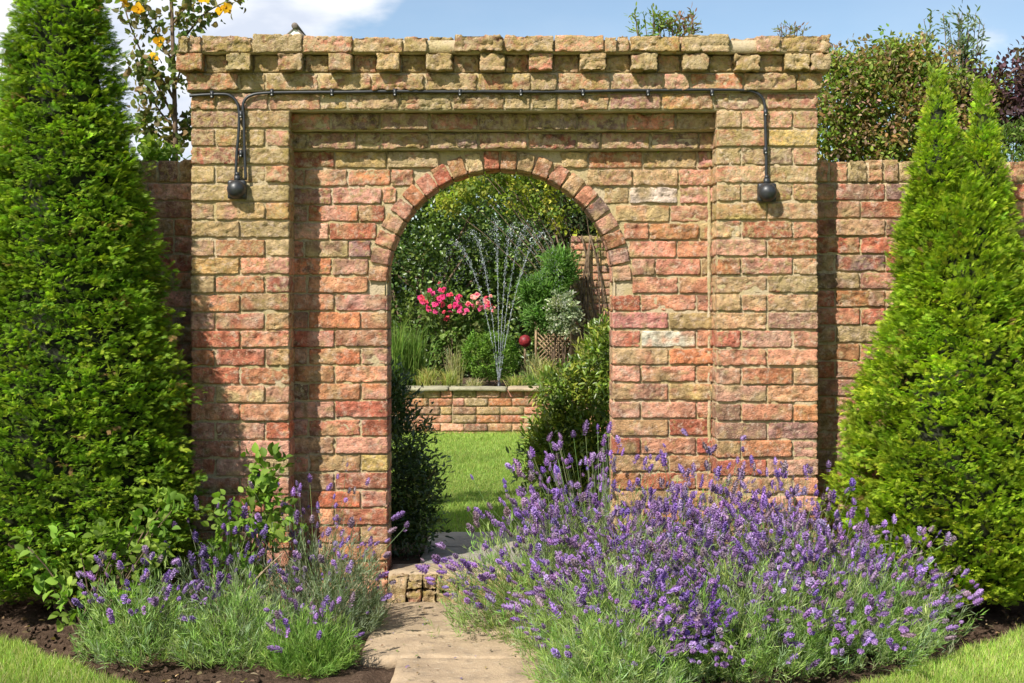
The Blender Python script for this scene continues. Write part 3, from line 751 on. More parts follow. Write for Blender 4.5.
# ------------------------------------------------------------------ lavender
def spike_tpl():
    V = []; Q = []
    for w in range(5):
        z = w*.2+.02*(w % 2); r = (.20, .27, .27, .24, .13)[w]
        for j in range(6):
            a = j*math.pi/3+w*.5+.3*math.sin(j*3+w)
            rd = np.array([math.cos(a), 0, math.sin(a)]); tn = np.array([-math.sin(a), 0, math.cos(a)])
            p = np.array([0, z, 0]); e = p+rd*r+np.array([0, .12, 0])
            i = len(V)
            V += [p+rd*.03, p+rd*r*.75+tn*.085-np.array([0, .03, 0]), e, p+rd*r*.75-tn*.085+np.array([0, .08, 0])]
            Q.append([i, i+1, i+2, i+3])
    i = len(V)                                    # solid bud column inside the florets
    for z, r in ((-.04, .05), (.22, .15), (.6, .14), (1.0, .03)): V += [np.array([r*math.cos(a), z, r*math.sin(a)]) for a in (0, 1.57, 3.14, 4.71)]
    for k in range(3): Q += [[i+k*4+j, i+k*4+(j+1) % 4, i+k*4+4+(j+1) % 4, i+k*4+4+j] for j in range(4)]
    V = np.array(V); return V, np.array(Q)
SPIKE = spike_tpl()
LAVF = [(.33, .20, .45), (.25, .145, .41), (.35, .215, .49), (.33, .20, .42), (.24, .15, .29), (.38, .27, .46), (.29, .21, .26)]
LAVG = [(.25, .36, .09), (.19, .30, .075), (.31, .39, .14), (.26, .33, .17)]
LAVO = [(.19, .23, .14), (.15, .19, .10), (.22, .25, .16)]
def lavender(label, x, y, R, H, nst, nsh, group, fl=LAVF, gr=LAVG, spread=.95, fs=.042, lean=(0, 0), upright=.0, seedlen=1.0, woody=0, dens=1.05):
    g = thing('lavender', label, 'lavender', (x, y, 0), group); b0 = np.array([x, y, 0.])
    # leafy shoots: radiating, each a column of narrow blades
    n = nsh
    ph = U(0, 2*math.pi, n); ti = np.sqrt(U(0, 1, n))*1.35
    d = nrm(np.stack([np.cos(ph)*np.sin(ti), np.sin(ph)*np.sin(ti), np.cos(ti)*(.9+upright)], 1))
    L = (R*1.05*np.sin(ti)**2+H*.80*np.cos(ti)**2)*U(.5, 1.0, n)*(1+.15*vnoise(d, 2.5, int(abs(x*100))+3))
    tipp = b0+d*L[:, None]+np.array([lean[0], lean[1], 0])*L[:, None]; tipp[:, 2] = np.maximum(tipp[:, 2], .03)
    sd = nrm(d+np.array([0, 0, .9])+rng.normal(0, .25, (n, 3)))
    k = 15; A = Acc()
    al = U(0, 1, (n, k)); pos = tipp[:, None]-sd[:, None]*(al*.085)[..., None]+rng.normal(0, .004, (n, k, 3)); pos[..., 2] = np.maximum(pos[..., 2], .006)
    bd = nrm(sd[:, None]*1.1+rng.normal(0, .5, (n, k, 3)))
    ln = U(.026, .052, (n, k)); cc = jit(gr, n, .15, .06).repeat(k, 0)*np.exp(rng.normal(0, .13, (n*k, 1)))
    p = pos.reshape(-1, 3); e = p+bd.reshape(-1, 3)*ln.reshape(-1, 1)
    sid = nrm(np.cross(bd.reshape(-1, 3), rdir(n*k)))*.0017
    V = np.stack([p-sid*.6, p+sid*.6, (p+e)/2+sid, e, (p+e)/2-sid], 1)[:, [0, 1, 2, 3, 4]]
    V = np.stack([p, (p+e)/2+sid, e, (p+e)/2-sid], 1).reshape(-1, 3)
    A.add(V, np.arange(len(V)).reshape(-1, 4), c=np.repeat(cc, 4, 0))
    A.build('foliage', M_LEAF, g)
    # flower stems
    n = int(nst*1.9*dens)
    if n:
        ph = U(0, 2*math.pi, n); ti = np.sqrt(U(0, 1, n))*spread
        kk = vnoise(np.stack([np.cos(ph)*ti, np.sin(ph)*ti, 0*ti], 1), 3.2, int(abs(x*50))+2)+.5*vnoise(np.stack([np.cos(ph)*ti, np.sin(ph)*ti, 0*ti], 1), 9, 4)+rng.normal(0, .3, n) > .05; ph = ph[kk]; ti = ti[kk]; n = len(ph)
        d = nrm(np.stack([np.cos(ph)*np.sin(ti), np.sin(ph)*np.sin(ti), np.cos(ti)], 1)+np.array([lean[0], lean[1], 0]))
        L = (R*1.22*np.sin(ti)**2+H*np.cos(ti)**2)*U(.62, 1.12, n)*seedlen*(1+.12*vnoise(d, 3, int(abs(x*70))+9))
        bs = b0+d*(L*.35)[:, None]; tip = b0+d*L[:, None]; tip[:, 2] -= .03*np.sin(ti)**2; mid = (bs+tip)/2+np.array([0, 0, .02])+rng.normal(0, .012, (n, 3))
        tip[:, 2] = np.maximum(tip[:, 2], .04)
        A = Acc(); ribbons(bs, mid, tip, .0024, jit([(.18, .24, .09), (.14, .20, .08), (.20, .22, .12)], n, .15), A, .7); A.build('flower_stalks', M_LEAF, g)
        A = Acc(); ax = nrm(nrm(tip-mid)+np.array([0, 0, .15])+rng.normal(0, .28, (n, 3)))
        s_ = fs*.82*U(.5, 1.3, n); S3 = np.stack([s_*U(1., 1.5, n), s_*U(.7, 1.35, n), s_*U(1., 1.5, n)], 1)
        col = jit(fl, n, .15, .05); TV, TQ = SPIKE; m = len(TV)
        acc2 = Acc(); scatter(TV, TQ, tip-ax*.004, frames(ax, rdir(n)), S3, col, acc2)
        # a second small whorl lower on the stalk for some
        q = rng.random(n) < .35
        if q.sum(): scatter(TV[:48], TQ[:12], (tip-ax*.022)[q], frames(ax[q], rdir(q.sum())), S3[q]*.9, col[q], acc2)
        c = acc2.C; 
        for i_ in range(len(c)): c[i_] = c[i_]*np.exp(rng.normal(0, .18, (len(c[i_])//4, 1)).repeat(4, 0))
        stuff(acc2.build('flower_heads', M_PETAL, g))
    if woody:
        A = Acc()
        for _ in range(woody):
            a = U(0, 6.28); l = U(.15, .36)
            tube(bez(b0, b0+[.06*math.cos(a), .06*math.sin(a), l*.5], b0+[l*.7*math.cos(a), l*.5*math.sin(a), l*U(.5, 1.1)], 6), np.linspace(.005, .002, 6), A, 5)
        A.build('woody_stems', m_wood, g)
    return g
m_wood = m_plain('pale_dead_wood', (.36, .27, .17), .8, .2, 60, .3, .001)
GLR = 'lavender clumps right of the path'; GLL = 'lavender clumps left of the path'
lavender('lavender clump spilling furthest left over the path, purple heads against the step', .16, -.55, .40, .60, 300, 560, GLR, lean=(-.22, -.03), spread=1.05)
lavender('tall lavender clump against the right jamb of the arch', .36, -.33, .36, .74, 300, 420, GLR, spread=.8)
lavender('lavender clump at the wall in front of the right recessed panel', .76, -.34, .38, .68, 280, 460, GLR, spread=.85)
lavender('sparse yellowish lavender clump against the foot of the right pilaster', 1.16, -.36, .34, .60, 170, 430, GLR, spread=.85, gr=[(.22, .25, .08), (.17, .22, .07)])
lavender('front lavender clump nearest the path with a dense cascade of violet heads', .42, -1.06, .40, .50, 330, 1000, GLR, spread=1.25, lean=(-.03, -.05))
lavender('front corner lavender clump cut by the picture bottom, mostly green shoots', .34, -1.38, .30, .36, 40, 700, GLR)
lavender('front middle lavender clump, mostly fresh green with scattered heads', .82, -1.10, .42, .50, 260, 950, GLR, spread=1.25)
lavender('small front lavender clump with a hanging cascade of deep purple heads', .56, -1.22, .20, .34, 130, 200, GLR, fl=[(.24, .12, .42), (.20, .10, .38), (.32, .19, .48)], spread=.75, dens=1.6)
lavender('lavender clump in the middle of the right bed with thick tops', .62, -.68, .38, .60, 270, 620, GLR, spread=.9)
lavender('lavender clump behind the front right one, dense pale purple heads', 1.02, -.66, .40, .58, 300, 620, GLR, spread=.95)
lavender('front right lavender clump arching towards the lawn', 1.16, -.98, .42, .47, 290, 850, GLR, spread=1.2)
lavender('rightmost lavender clump reaching towards the bright conifer', 1.42, -.62, .34, .47, 200, 500, GLR, spread=1.1, lean=(.12, -.03))
DK = [(.17, .11, .27), (.22, .14, .34), (.14, .09, .20)]
lavender('left lavender clump beside the lawn with a band of bright purple heads', -1.38, -.90, .27, .40, 90, 470, GLL, spread=.85)
lavender('lavender clump with dark faded spikes between the two leafy plants', -1.14, -.66, .28, .50, 60, 300, GLL, fl=DK, gr=LAVO, spread=.8, fs=.05, woody=8)
lavender('green lavender clump with hardly any flowers in the middle of the left bed', -1.02, -.98, .24, .42, 26, 400, GLL, fl=DK, spread=.7, fs=.04)
lavender('small fresh green lavender plant at the front, beside the path edge', -.72, -1.10, .18, .28, 30, 380, GLL, spread=.9, gr=[(.19, .29, .06), (.15, .25, .05)])
lavender('woody grey lavender clump against the left jamb with purple heads at its top', -.80, -.46, .30, .62, 68, 420, GLL, gr=LAVO, spread=.75, woody=22)
lavender('grey green lavender clump leaning over the path from the left', -.72, -.56, .21, .48, 46, 420, GLL, gr=LAVO, spread=1.0, woody=4, lean=(.05, -.02))
# leafy plants in the left bed
LG = [(.15, .24, .03), (.12, .20, .028), (.20, .28, .045)]
shrub('leafy_shrub', 'low leafy green shrub at the foot of the tall left conifer', 'shrub', (-1.62, -.80, 0),
      [(-1.66, -.80, .34, .20, .14, .16), (-1.45, -.72, .42, .16, .14, .16), (-1.42, -.62, .52, .10, .08, .10), (-1.52, -.9, .2, .14, .1, .12)], 560, LEAF_W, .042, LG, stems=18, clump=.06, seed=5)
g = shrub('leafy_shrub', 'taller leafy green shrub with one long upright shoot beside the left pilaster', 'shrub', (-1.05, -.42, 0),
      [(-1.06, -.45, .46, .16, .12, .14), (-1.12, -.5, .28, .12, .1, .12), (-1.0, -.42, .62, .07, .06, .07)], 560, LEAF_W, .046, LG, stems=14, clump=.06, seed=6)
# ------------------------------------------------------------------ shrubs just behind the arch
YW = [(.05, .085, .02), (.035, .065, .018), (.075, .11, .025)]
shrub('evergreen_shrub', 'dark green upright evergreen just inside the arch on the left', 'shrub', (-.60, .72, .09),
      [(-.60, .72, .52, .21, .2, .46), (-.50, .72, .38, .17, .15, .28), (-.64, .75, .84, .12, .15, .18)], 11000, LEAF_N, .034, YW, M_GLOSS, stems=12, clump=.07, seed=7)
YG = [(.13, .19, .025), (.17, .225, .03), (.09, .14, .022), (.24, .26, .035)]
shrub('evergreen_shrub', 'glossy green laurel-like shrub just inside the arch on the right', 'shrub', (.42, 1.95, .09),
      [(.46, 1.95, .55, .32, .24, .42), (.28, 1.95, .42, .24, .2, .30), (.56, 1.95, 1.0, .20, .18, .24), (.28, 1.9, .84, .13, .12, .13)], 13000, LEAF_N, .044, YG, M_GLOSS, stems=14, clump=.07, seed=8)
# ------------------------------------------------------------------ raised bed and back garden
BY = 7.3
rb = thing('raised_bed_wall', 'low red brick retaining wall with a stone capping across the back lawn', 'wall', (0, BY, .1))
B = Bricks()
for i in range(-1, 5):
    for (x0, x1) in segs(-3.4, 3.4, i % 2): B.add(x0, x1, .105+i*C+MJ/2, .105+i*C+C-MJ/2, BY+rng.normal(0, .004), .11, w=W_RED if rng.random() < .7 else W_TOP, moss=.15)
B.build('wall_face', rb, 1., low=True)
A = Acc(); mortar_block(A, -3.39, 3.39, 0, .10+5*C-.02, BY+.014, BY+.22, .08); A.build('mortar', M_MORTAR, rb)
A = Acc()
x = -3.4
while x < 3.4:
    slab(A, x, x+.55, BY-.05, BY+.28, .525, .035, (.34*U(.9, 1.1), .29, .20), .006); x += .56
A.build('capping', M_STONE, rb, smooth=True)
sheet('raised_bed_soil', -9, 9, BY+.2, 14, .47, M_SOIL, .12, .05, 2)
def tussock(label, x, y, z, n, h, r, cols, group='grass tussocks in the raised bed', w=.007):
    b = np.stack([x+rng.normal(0, r*.35, n), y+rng.normal(0, r*.35, n), np.full(n, z)], 1)
    a = U(0, 6.28, n); o = U(.1, 1, n)*r*1.6; hh = h*U(.55, 1.1, n)
    tip = b+np.stack([np.cos(a)*o, np.sin(a)*o, hh*U(.6, 1, n)], 1); mid = b+np.stack([np.cos(a)*o*.3, np.sin(a)*o*.3, hh*.85], 1)
    g = thing('grass_tussock', label, 'ornamental grass', (x, y, z), group)
    A = Acc(); ribbons(b, mid, tip, w, jit(cols, n, .2, .08), A); A.build('blades', M_LEAF, g)
def BX(px, d): return (px-512)/F*(CD+d)
YEL = [(.30, .31, .07), (.24, .29, .06), (.36, .33, .12)]; GRN = [(.11, .18, .03), (.15, .23, .045)]; STR = [(.38, .34, .18), (.30, .30, .12)]
for i, (px, d, h, r, n, cl, lb) in enumerate((
    (398, 7.75, .75, .13, 330, GRN, 'tall green grass tussock in the raised bed at the left jamb of the arch'),
    (415, 7.9, .70, .14, 330, GRN, 'tall green grass tussock second from the left jamb'),
    (428, 7.62, .26, .10, 220, YEL, 'low yellow grass tussock on the bed edge at the left'),
    (448, 7.65, .24, .10, 220, YEL, 'low yellow grass tussock left of the clipped ball'),
    (455, 8.0, .48, .10, 130, STR, 'straw coloured grass tussock just left of the clipped ball'),
    (516, 7.66, .20, .09, 180, YEL, 'low yellow-green tussock right of the fountain jets'),
    (532, 7.62, .22, .09, 180, GRN, 'low green tussock at the bed edge left of the glossy shrub'),
    (548, 7.75, .34, .12, 220, YEL, 'yellow tussock before the lattice panel'),
    (535, 8.1, .40, .11, 160, STR, 'straw coloured tussock below the red ball'),
    (590, 7.8, .62, .13, 300, YEL, 'tall yellow grass tussock at the right jamb of the arch'),
    (474, 7.6, .16, .08, 140, STR, 'short straw tussock in front of the clipped ball'))):
    tussock(lb, BX(px, d), d, .46, n, h, r, cl)
cb = PX(489, 353, 8.1)
shrub('clipped_ball', 'clipped round green box ball in the raised bed beside the fountain', 'shrub', (cb[0], cb[1], .46), [(cb[0], cb[1], cb[2]-.03, .27, .26, .235)], 6500, LEAF, .026, [(.13, .22, .03), (.10, .18, .025)], stems=4, clump=.035, seed=9, shell=.85)
# roses
rs = thing('rose_bush', 'rose bush with clusters of bright pink blooms left of the fountain', 'rose bush', (BX(455, 8.5), 8.5, .46))
rp = [(425, 300), (432, 292), (443, 286), (446, 293), (437, 303), (429, 308), (441, 301), (455, 296), (459, 300), (452, 305), (467, 301), (474, 293), (479, 299), (486, 303), (490, 308), (470, 308), (482, 310), (448, 315), (462, 311), (488, 299), (433, 312), (476, 305), (441, 296), (457, 304), (421, 299)]
for a, b in rp:
    for _ in (0, 1, 2):
        P = np.array([PX(a+U(-4, 4), b+U(-4, 4), 8.3+U(-.1, .15))])
        cb_ = [(.70, .05, .20), (.72, .10, .26), (.66, .08, .12), (.80, .28, .34), (.80, .36, .30)][rng.integers(0, 3) if a < 460 else rng.integers(1, 5)]
        flowers(P, nrm(np.array([-.3, -1, .5])+rng.normal(0, .5, (1, 3))), .054*U(.55, 1.25), [cb_], 'bloom', rs)
shrub('', '', '', (BX(455, 8.5), 8.5, .46), [(*PX(438, 312, 8.5), .2, .15, .17), (*PX(475, 318, 8.5), .2, .15, .16), (*PX(455, 335, 8.5), .25, .15, .2)], 1500, LEAF, .055, [(.07, .12, .025), (.10, .16, .03), (.14, .17, .05)], stems=12, clump=.07, seed=10, into=rs)
# fountain
ft = thing('fountain', 'garden fountain throwing thin sparkling water jets up from the raised bed', 'fountain', (BX(500, 7.85), 7.85, .46))
nz0 = np.array([BX(499, 7.85), 7.85, .53])
A = Acc(); tube([[nz0[0], 7.85, .44], [nz0[0], 7.85, .50], [nz0[0], 7.85, .545]], [.03, .022, .016], A, 10); A.build('nozzle', M_BLACK, ft)
OCT = np.array([[0, 1, 0], [1, 0, 0], [0, 0, 1], [-1, 0, 0], [0, 0, -1], [0, -1, 0]], float)
OCQ = np.array([[0, 1, 2, 0], [0, 2, 3, 0], [0, 3, 4, 0], [0, 4, 1, 0], [5, 2, 1, 5], [5, 3, 2, 5], [5, 4, 3, 5], [5, 1, 4, 5]])
def drops(P, D, s, l, name):
    n = len(P); m = 6; R = frames(D, rdir(n)); S3 = np.stack([s, l, s], 1)
    V = (np.einsum('nij,nmj->nmi', R, OCT[None]*S3[:, None])+P[:, None]).reshape(-1, 3)
    T = (OCQ[:, :3][None]+(np.arange(n)*m)[:, None, None]).reshape(-1, 3)
    return mesh(name, V, None, M_WATER, ft, T=T, smooth=True)
for (tx, ty, dy) in ((472, 232, -.1), (454, 242, .05), (496, 222, .1), (512, 226, -.12), (544, 232, .08), (527, 226, .0)):
    e = PX(tx, ty, 7.85+dy); a = nz0; n = 260
    t_ = U(0, 1, n)**.85
    apex = e
    q = np.stack([a[0]+(e[0]-a[0])*(t_*.75+.25*t_**2)*1.0, a[1]+(e[1]-a[1])*t_, a[2]+(e[2]-a[2])*(1-(1-t_)**1.6)], 1)
    q += rng.normal(0, 1, (n, 3))*(.004+.016*t_**2)[:, None]
    D = nrm(np.stack([(e[0]-a[0])*(.35+1.3*t_)*.9, 0*t_, (e[2]-a[2])*1.6*(1-t_)**.6+.05], 1))
    # falling spray around the apex
    n2 = 190; u = U(0, 1, n2); sgn = np.sign(e[0]-a[0])
    q2 = e+np.stack([sgn*u*.16+rng.normal(0, .035, n2), rng.normal(0, .06, n2), -u**1.6*.55+rng.normal(0, .05, n2)], 1)
    P_ = np.concatenate([q, q2]); DD = np.concatenate([D, nrm(np.stack([0*u+.1*sgn, 0*u, -1+0*u], 1))])
    nn_ = n+n2; s_ = np.concatenate([U(.0010, .0024, n), U(.0008, .0024, n2)]); l_ = s_*np.concatenate([U(3, 9, n), U(1, 3, n2)])
    jt = drops(P_, DD, s_, l_, 'water_jet')
    tt = np.linspace(0, .8, 16); qq = np.stack([a[0]+(e[0]-a[0])*(tt*.75+.25*tt**2), a[1]+(e[1]-a[1])*tt, a[2]+(e[2]-a[2])*(1-(1-tt)**1.6)], 1)
    Aj = Acc(); tube(qq, np.linspace(.0022, .0010, 16), Aj, 5); Aj.build('water_stream', M_WATER, ft, smooth=True)
# red ball, lattice, pillar
rb_ = PX(525, 341, 9.0)
def sphere(c, r, acc, n=20, mm=12):
    V = [[c[0]+r*math.sin(a)*math.cos(b), c[1]+r*math.sin(a)*math.sin(b), c[2]+r*math.cos(a)] for a in np.linspace(0.02, math.pi-.02, mm) for b in np.arange(n)*2*math.pi/n]
    acc.add(V, [[i*n+k, (i+1)*n+k, (i+1)*n+(k+1) % n, i*n+(k+1) % n] for i in range(mm-1) for k in range(n)])
ob = thing('garden_ball', 'round red ball on a short stake among the plants behind the fountain', 'garden ornament', (rb_[0], rb_[1], .46))
A = Acc(); sphere(rb_, .066, A); A.build('ball', m_plain('red_glaze', (.17, .014, .018), .5, .35, 40, .6, .001), ob, smooth=True)
A = Acc(); tube([[rb_[0], rb_[1], .44], [rb_[0], rb_[1], rb_[2]-.07]], .012, A, 8); A.build('stake', M_BARK, ob)
M_WOODT = m_plain('trellis_wood', (.30, .21, .12), .8, .2, 30, .35, .002)
lt = thing('lattice_panel', 'small brown wooden lattice panel behind the fountain', 'trellis', (BX(546, 9.3), 9.3, .46))
a0 = PX(536, 352, 9.3); a1 = PX(572, 322, 9.3)
for j in range(-4, 9):
    A = Acc()
    for s in (1, -1):
        x0 = a0[0]+j*.05; zlo, zhi = a0[2]-.15, a1[2]
        xs0 = x0 if s > 0 else x0+(zhi-zlo); p = [xs0, 9.3+.008*s, zlo]; q = [xs0+s*(zhi-zlo), 9.3+.008*s, zhi]
        # trim to the panel
        def cl(p, q, s=s):
            t0, t1 = 0, 1
            for e_, sg in ((a0[0], 1), (a1[0], -1)):
                dp = sg*(p[0]-e_); dq = sg*(q[0]-e_)
                if dp < 0 and dq < 0: return None
                if dp < 0: t0 = max(t0, dp/(dp-dq))
                if dq < 0: t1 = min(t1, dp/(dp-dq))
            if t0 >= t1: return None
            p, q = np.array(p), np.array(q); return p+(q-p)*t0, p+(q-p)*t1
        r_ = cl(p, q)
        if r_ is not None: tube(list(r_), .008, A, 4)
    if A.n: A.build('slat', M_WOODT, lt)
A = Acc()
for (p, q) in (((a0[0], a0[2]-.17), (a0[0], a1[2])), ((a1[0], a0[2]-.17), (a1[0], a1[2])), ((a0[0], a1[2]), (a1[0], a1[2]))): tube([[p[0], 9.28, p[1]], [q[0], 9.28, q[1]]], .014, A, 4)
A.build('lattice_frame', M_WOODT, lt)
pl = thing('brick_pillar', 'tall old brick pillar with bare climbing stems seen through the right of the arch', 'pillar', (BX(592, 8.9), 8.9, .4))
B = Bricks(); p0 = PX(571, 330, 8.9); p1 = PX(614, 232, 8.9)
for i in range(0, 20):
    z0 = .45+i*C
    for (x0, x1) in segs(p0[0], p1[0], i % 2): B.add(x0, x1, z0+.004, z0+C-.006, 8.9, .4, w=dict(brown=3, buff=2, olive=2, salmon=1.5), moss=.4)
B.build('pillar_face', pl, 1., low=True)
A = Acc(); mortar_block(A, p0[0]+.004, p1[0]-.004, .4, .45+20*C-.01, 8.915, 9.29, .08); A.build('mortar', M_MORTAR, pl)
A = Acc()
for k in range(7):
    x_ = p0[0]+.06*k+.03; tube(bez([x_, 8.86, .45], [x_+U(-.08, .08), 8.84, 1.3], [x_+U(-.2, .15), 8.86, 2.05], 8), .009, A, 5)
A.build('climber_stems', M_BARK, pl)
# conifer-like feathery shrub, variegated shrub
fe = PX(552, 300, 8.6)
NEED = leaf_tpl(.10, .03, .05)
shrub('pine_shrub', 'feathery mid green dwarf pine between the fountain and the brick pillar', 'shrub', (fe[0], fe[1], .46),
      [(*PX(560, 268, 8.6), .14, .14, .16), (*PX(548, 292, 8.6), .22, .16, .16), (*PX(545, 315, 8.6), .2, .15, .14), (*PX(530, 290, 8.55), .10, .08, .08)], 9000, NEED, .075, [(.10, .19, .04), (.13, .23, .05)], stems=10, clump=.08, seed=12, upb=.7)
va = PX(563, 310, 8.35)
shrub('variegated_shrub', 'rounded grey-cream variegated shrub in front of the brick pillar', 'shrub', (va[0], va[1], .46), [(va[0], va[1], va[2]-.05, .17, .14, .24)], 2200, LEAF, .038, [(.30, .33, .22), (.16, .2, .10), (.42, .42, .30)], stems=6, clump=.05, seed=13)
# big hedge at the back and climbers
HG = [(.065, .115, .022), (.05, .09, .018), (.095, .15, .025), (.13, .185, .03)]
shrub('evergreen_hedge', 'tall dark ivy-like evergreen mass filling the left and middle of the view through the arch', 'hedge', (-1.2, 10.6, .4),
      [(-2.9, 11, 1.9, 1.3, .8, 1.8), (-1.2, 10.9, 1.7, 1.2, .7, 1.7), (-.5, 11.2, 2.3, .9, .6, 1.2), (.1, 11.0, 1.3, .7, .5, 1.1), (-.9, 10.4, .9, .7, .4, .7)], 42000, LEAF, .058, HG, M_GLOSS, stems=40, clump=.16, seed=14, sr=.03)
shrub('evergreen_tree', 'dark leafy tree behind the brick pillar, closing the view on the right of the arch', 'tree', (1.6, 12.4, .4),
      [(1.6, 12.4, 2.0, 1.6, .8, 1.8), (.7, 12.2, 2.9, .9, .6, .8), (2.8, 12.2, 2.6, 1.3, .8, 1.4), (.9, 12.2, 1.0, .9, .5, .9)], 24000, LEAF, .065, [(.05, .07, .022), (.04, .06, .02), (.07, .05, .03)], stems=40, clump=.2, seed=15, sr=.035)
shrub('climbing_plant', 'yellow-green leafy climber arching across the top of the view through the arch', 'climber', (1.0, 8.9, .5),
      [(*PX(480, 182, 9.0), .36, .25, .20), (*PX(520, 190, 9.0), .42, .25, .28), (*PX(560, 200, 8.9), .34, .25, .30), (*PX(606, 232, 8.8), .08, .1, .22), (*PX(450, 205, 9.0), .2, .2, .16), (*PX(625, 195, 8.9), .3, .25, .25), (*PX(520, 160, 9.0), .6, .3, .2)], 5200, LEAF_W, .046, [(.25, .27, .03), (.31, .31, .045), (.18, .23, .03), (.12, .17, .03)], stems=22, clump=.085, seed=16, sr=.008, flat=.2)
# bank closing the far view (wood beyond the garden)
shrub('evergreen_hedge', 'far dark hedge closing the garden behind the other plants', 'hedge', (0, 15, .4),
      [(-6, 15, 1.6, 2.4, .8, 1.8), (-3, 15.3, 1.6, 2.2, .8, 1.9), (0, 15.2, 1.6, 2.2, .8, 1.9), (3, 15.2, 1.6, 2.2, .8, 1.9), (6, 15, 1.6, 2.4, .8, 1.8)], 42000, LEAF, .15, HG, stems=60, clump=.3, seed=17, sr=.04)
# ------------------------------------------------------------------ plants behind and above the side walls
CO = [(.15, .22, .035), (.11, .18, .03), (.21, .26, .045), (.24, .15, .06), (.28, .27, .08), (.33, .22, .15)]
shrub('berry_shrub', 'tall mixed green shrub with reddish leaves behind the right garden wall', 'shrub', (1.9, .95, .1),
      [(*PX(842, 95, .9), .20, .2, .26), (*PX(842, 140, .9), .26, .2, .30), (*PX(880, 90, .95), .22, .2, .26), (*PX(900, 125, .9), .3, .2, .3), (*PX(930, 95, .95), .18, .2, .26), (*PX(870, 190, .95), .5, .25, .4), (*PX(905, 65, .95), .14, .14, .12), (*PX(858, 72, .95), .12, .12, .10), (*PX(955, 110, 1.0), .3, .2, .3), (*PX(832, 62, .9), .08, .08, .10), (*PX(890, 52, .95), .07, .08, .12), (*PX(918, 58, 1.0), .09, .08, .10), (*PX(872, 60, 1.0), .05, .05, .12), (*PX(882, 120, 1.3), .5, .2, .3)], 24000, LEAF, .028, CO, stems=8, clump=.07, seed=18, sr=.008)
shrub('purple_shrub', 'dark purple-leaved shrub behind the right garden wall at the frame edge', 'shrub', (2.55, 1.0, .1),
      [(*PX(1010, 105, 1.0), .22, .2, .24), (*PX(1050, 100, 1.0), .3, .2, .3), (*PX(975, 110, 1.1), .14, .15, .2), (*PX(900, 70, 1.15), .22, .12, .10)], 6500, LEAF, .032, [(.10, .05, .06), (.07, .04, .05), (.12, .10, .05), (.13, .08, .07)], stems=20, clump=.06, seed=19, sr=.008)
shrub('evergreen_shrub', 'rounded green shrub low behind the right garden wall beyond the bright conifer', 'shrub', (2.55, .75, .1),
      [(*PX(1010, 150, .75), .28, .2, .16), (*PX(1060, 160, .75), .3, .2, .2), (*PX(990, 200, .75), .4, .2, .3)], 6000, LEAF_N, .03, [(.10, .16, .03), (.13, .2, .04)], stems=12, clump=.06, seed=20)
def wispy(label, px, pyb, pyt, d, wd, n, cols, nm='wispy_shrub', seed=3, size=.022):
    b = PX(px, pyb, d); t = PX(px, pyt, d); g = thing(nm, label, 'shrub', (b[0], d, .1)); A = Acc(); Lf = Acc()
    for i in range(n):
        e = np.array([b[0]+rng.normal(0, wd), d+rng.normal(0, wd*.6), b[2]+(t[2]-b[2])*(1-.55*rng.random()**1.0)])
        if i == 0: e = np.array([t[0], d, t[2]])
        c = bez([b[0], d, .1], [b[0]*.5+e[0]*.5, d, b[2]], e, 12); tube(c, np.linspace(.006, .0015, 12), A, 4)
        k = 26; t_ = U(.45, 1, k); P = np.array([c[int(a*11)]*(1-(a*11) % 1)+c[min(11, int(a*11)+1)]*((a*11) % 1) for a in t_])
        D = nrm(rdir(k)+np.array([0, 0, .7])); 
        for rep in range(3):
            off = D*(rep*size*.7)
            scatter(LEAF_N[0], LEAF_N[1], P+off, frames(nrm(D+rng.normal(0, .4, (k, 3))), rdir(k)), size*U(.7, 1.3, k), jit(cols, k, .2), Lf)
    A.build('stems', M_BARK, g); Lf.build('foliage', M_LEAF, g); return g
wispy('low spiky twigs rising from the berry shrub next to the gateway', 848, 90, 50, 1.0, .12, 14, CO, size=.028)
wispy('thin feathery grey-green plume rising above the wall behind the bright conifer', 962, 95, 12, 1.2, .06, 30, [(.13, .17, .08), (.16, .2, .10)], size=.03)
wispy('slim single leafy shoot leaning above the shrubs left of the feathery plume', 930, 80, 14, 1.1, .02, 3, [(.12, .17, .06)], size=.03)
wispy('spiky shoot with small leaves above the berry shrub', 898, 80, 42, 1.1, .03, 5, CO, size=.03)
wispy('small leafy weeds growing from the top of the gateway right of its centre', 655, 42, 12, .22, .06, 12, [(.17, .24, .05), (.13, .2, .04)], 'wall_weed', size=.028)
wispy('second tuft of weeds on the gateway top, with reddish tips', 684, 40, 17, .22, .04, 8, [(.14, .2, .05), (.22, .12, .07)], 'wall_weed', size=.028)
wispy('small reddish tuft of weeds near the right end of the gateway top', 786, 40, 25, .2, .06, 8, [(.2, .12, .07), (.14, .16, .05)], 'wall_weed', size=.018)
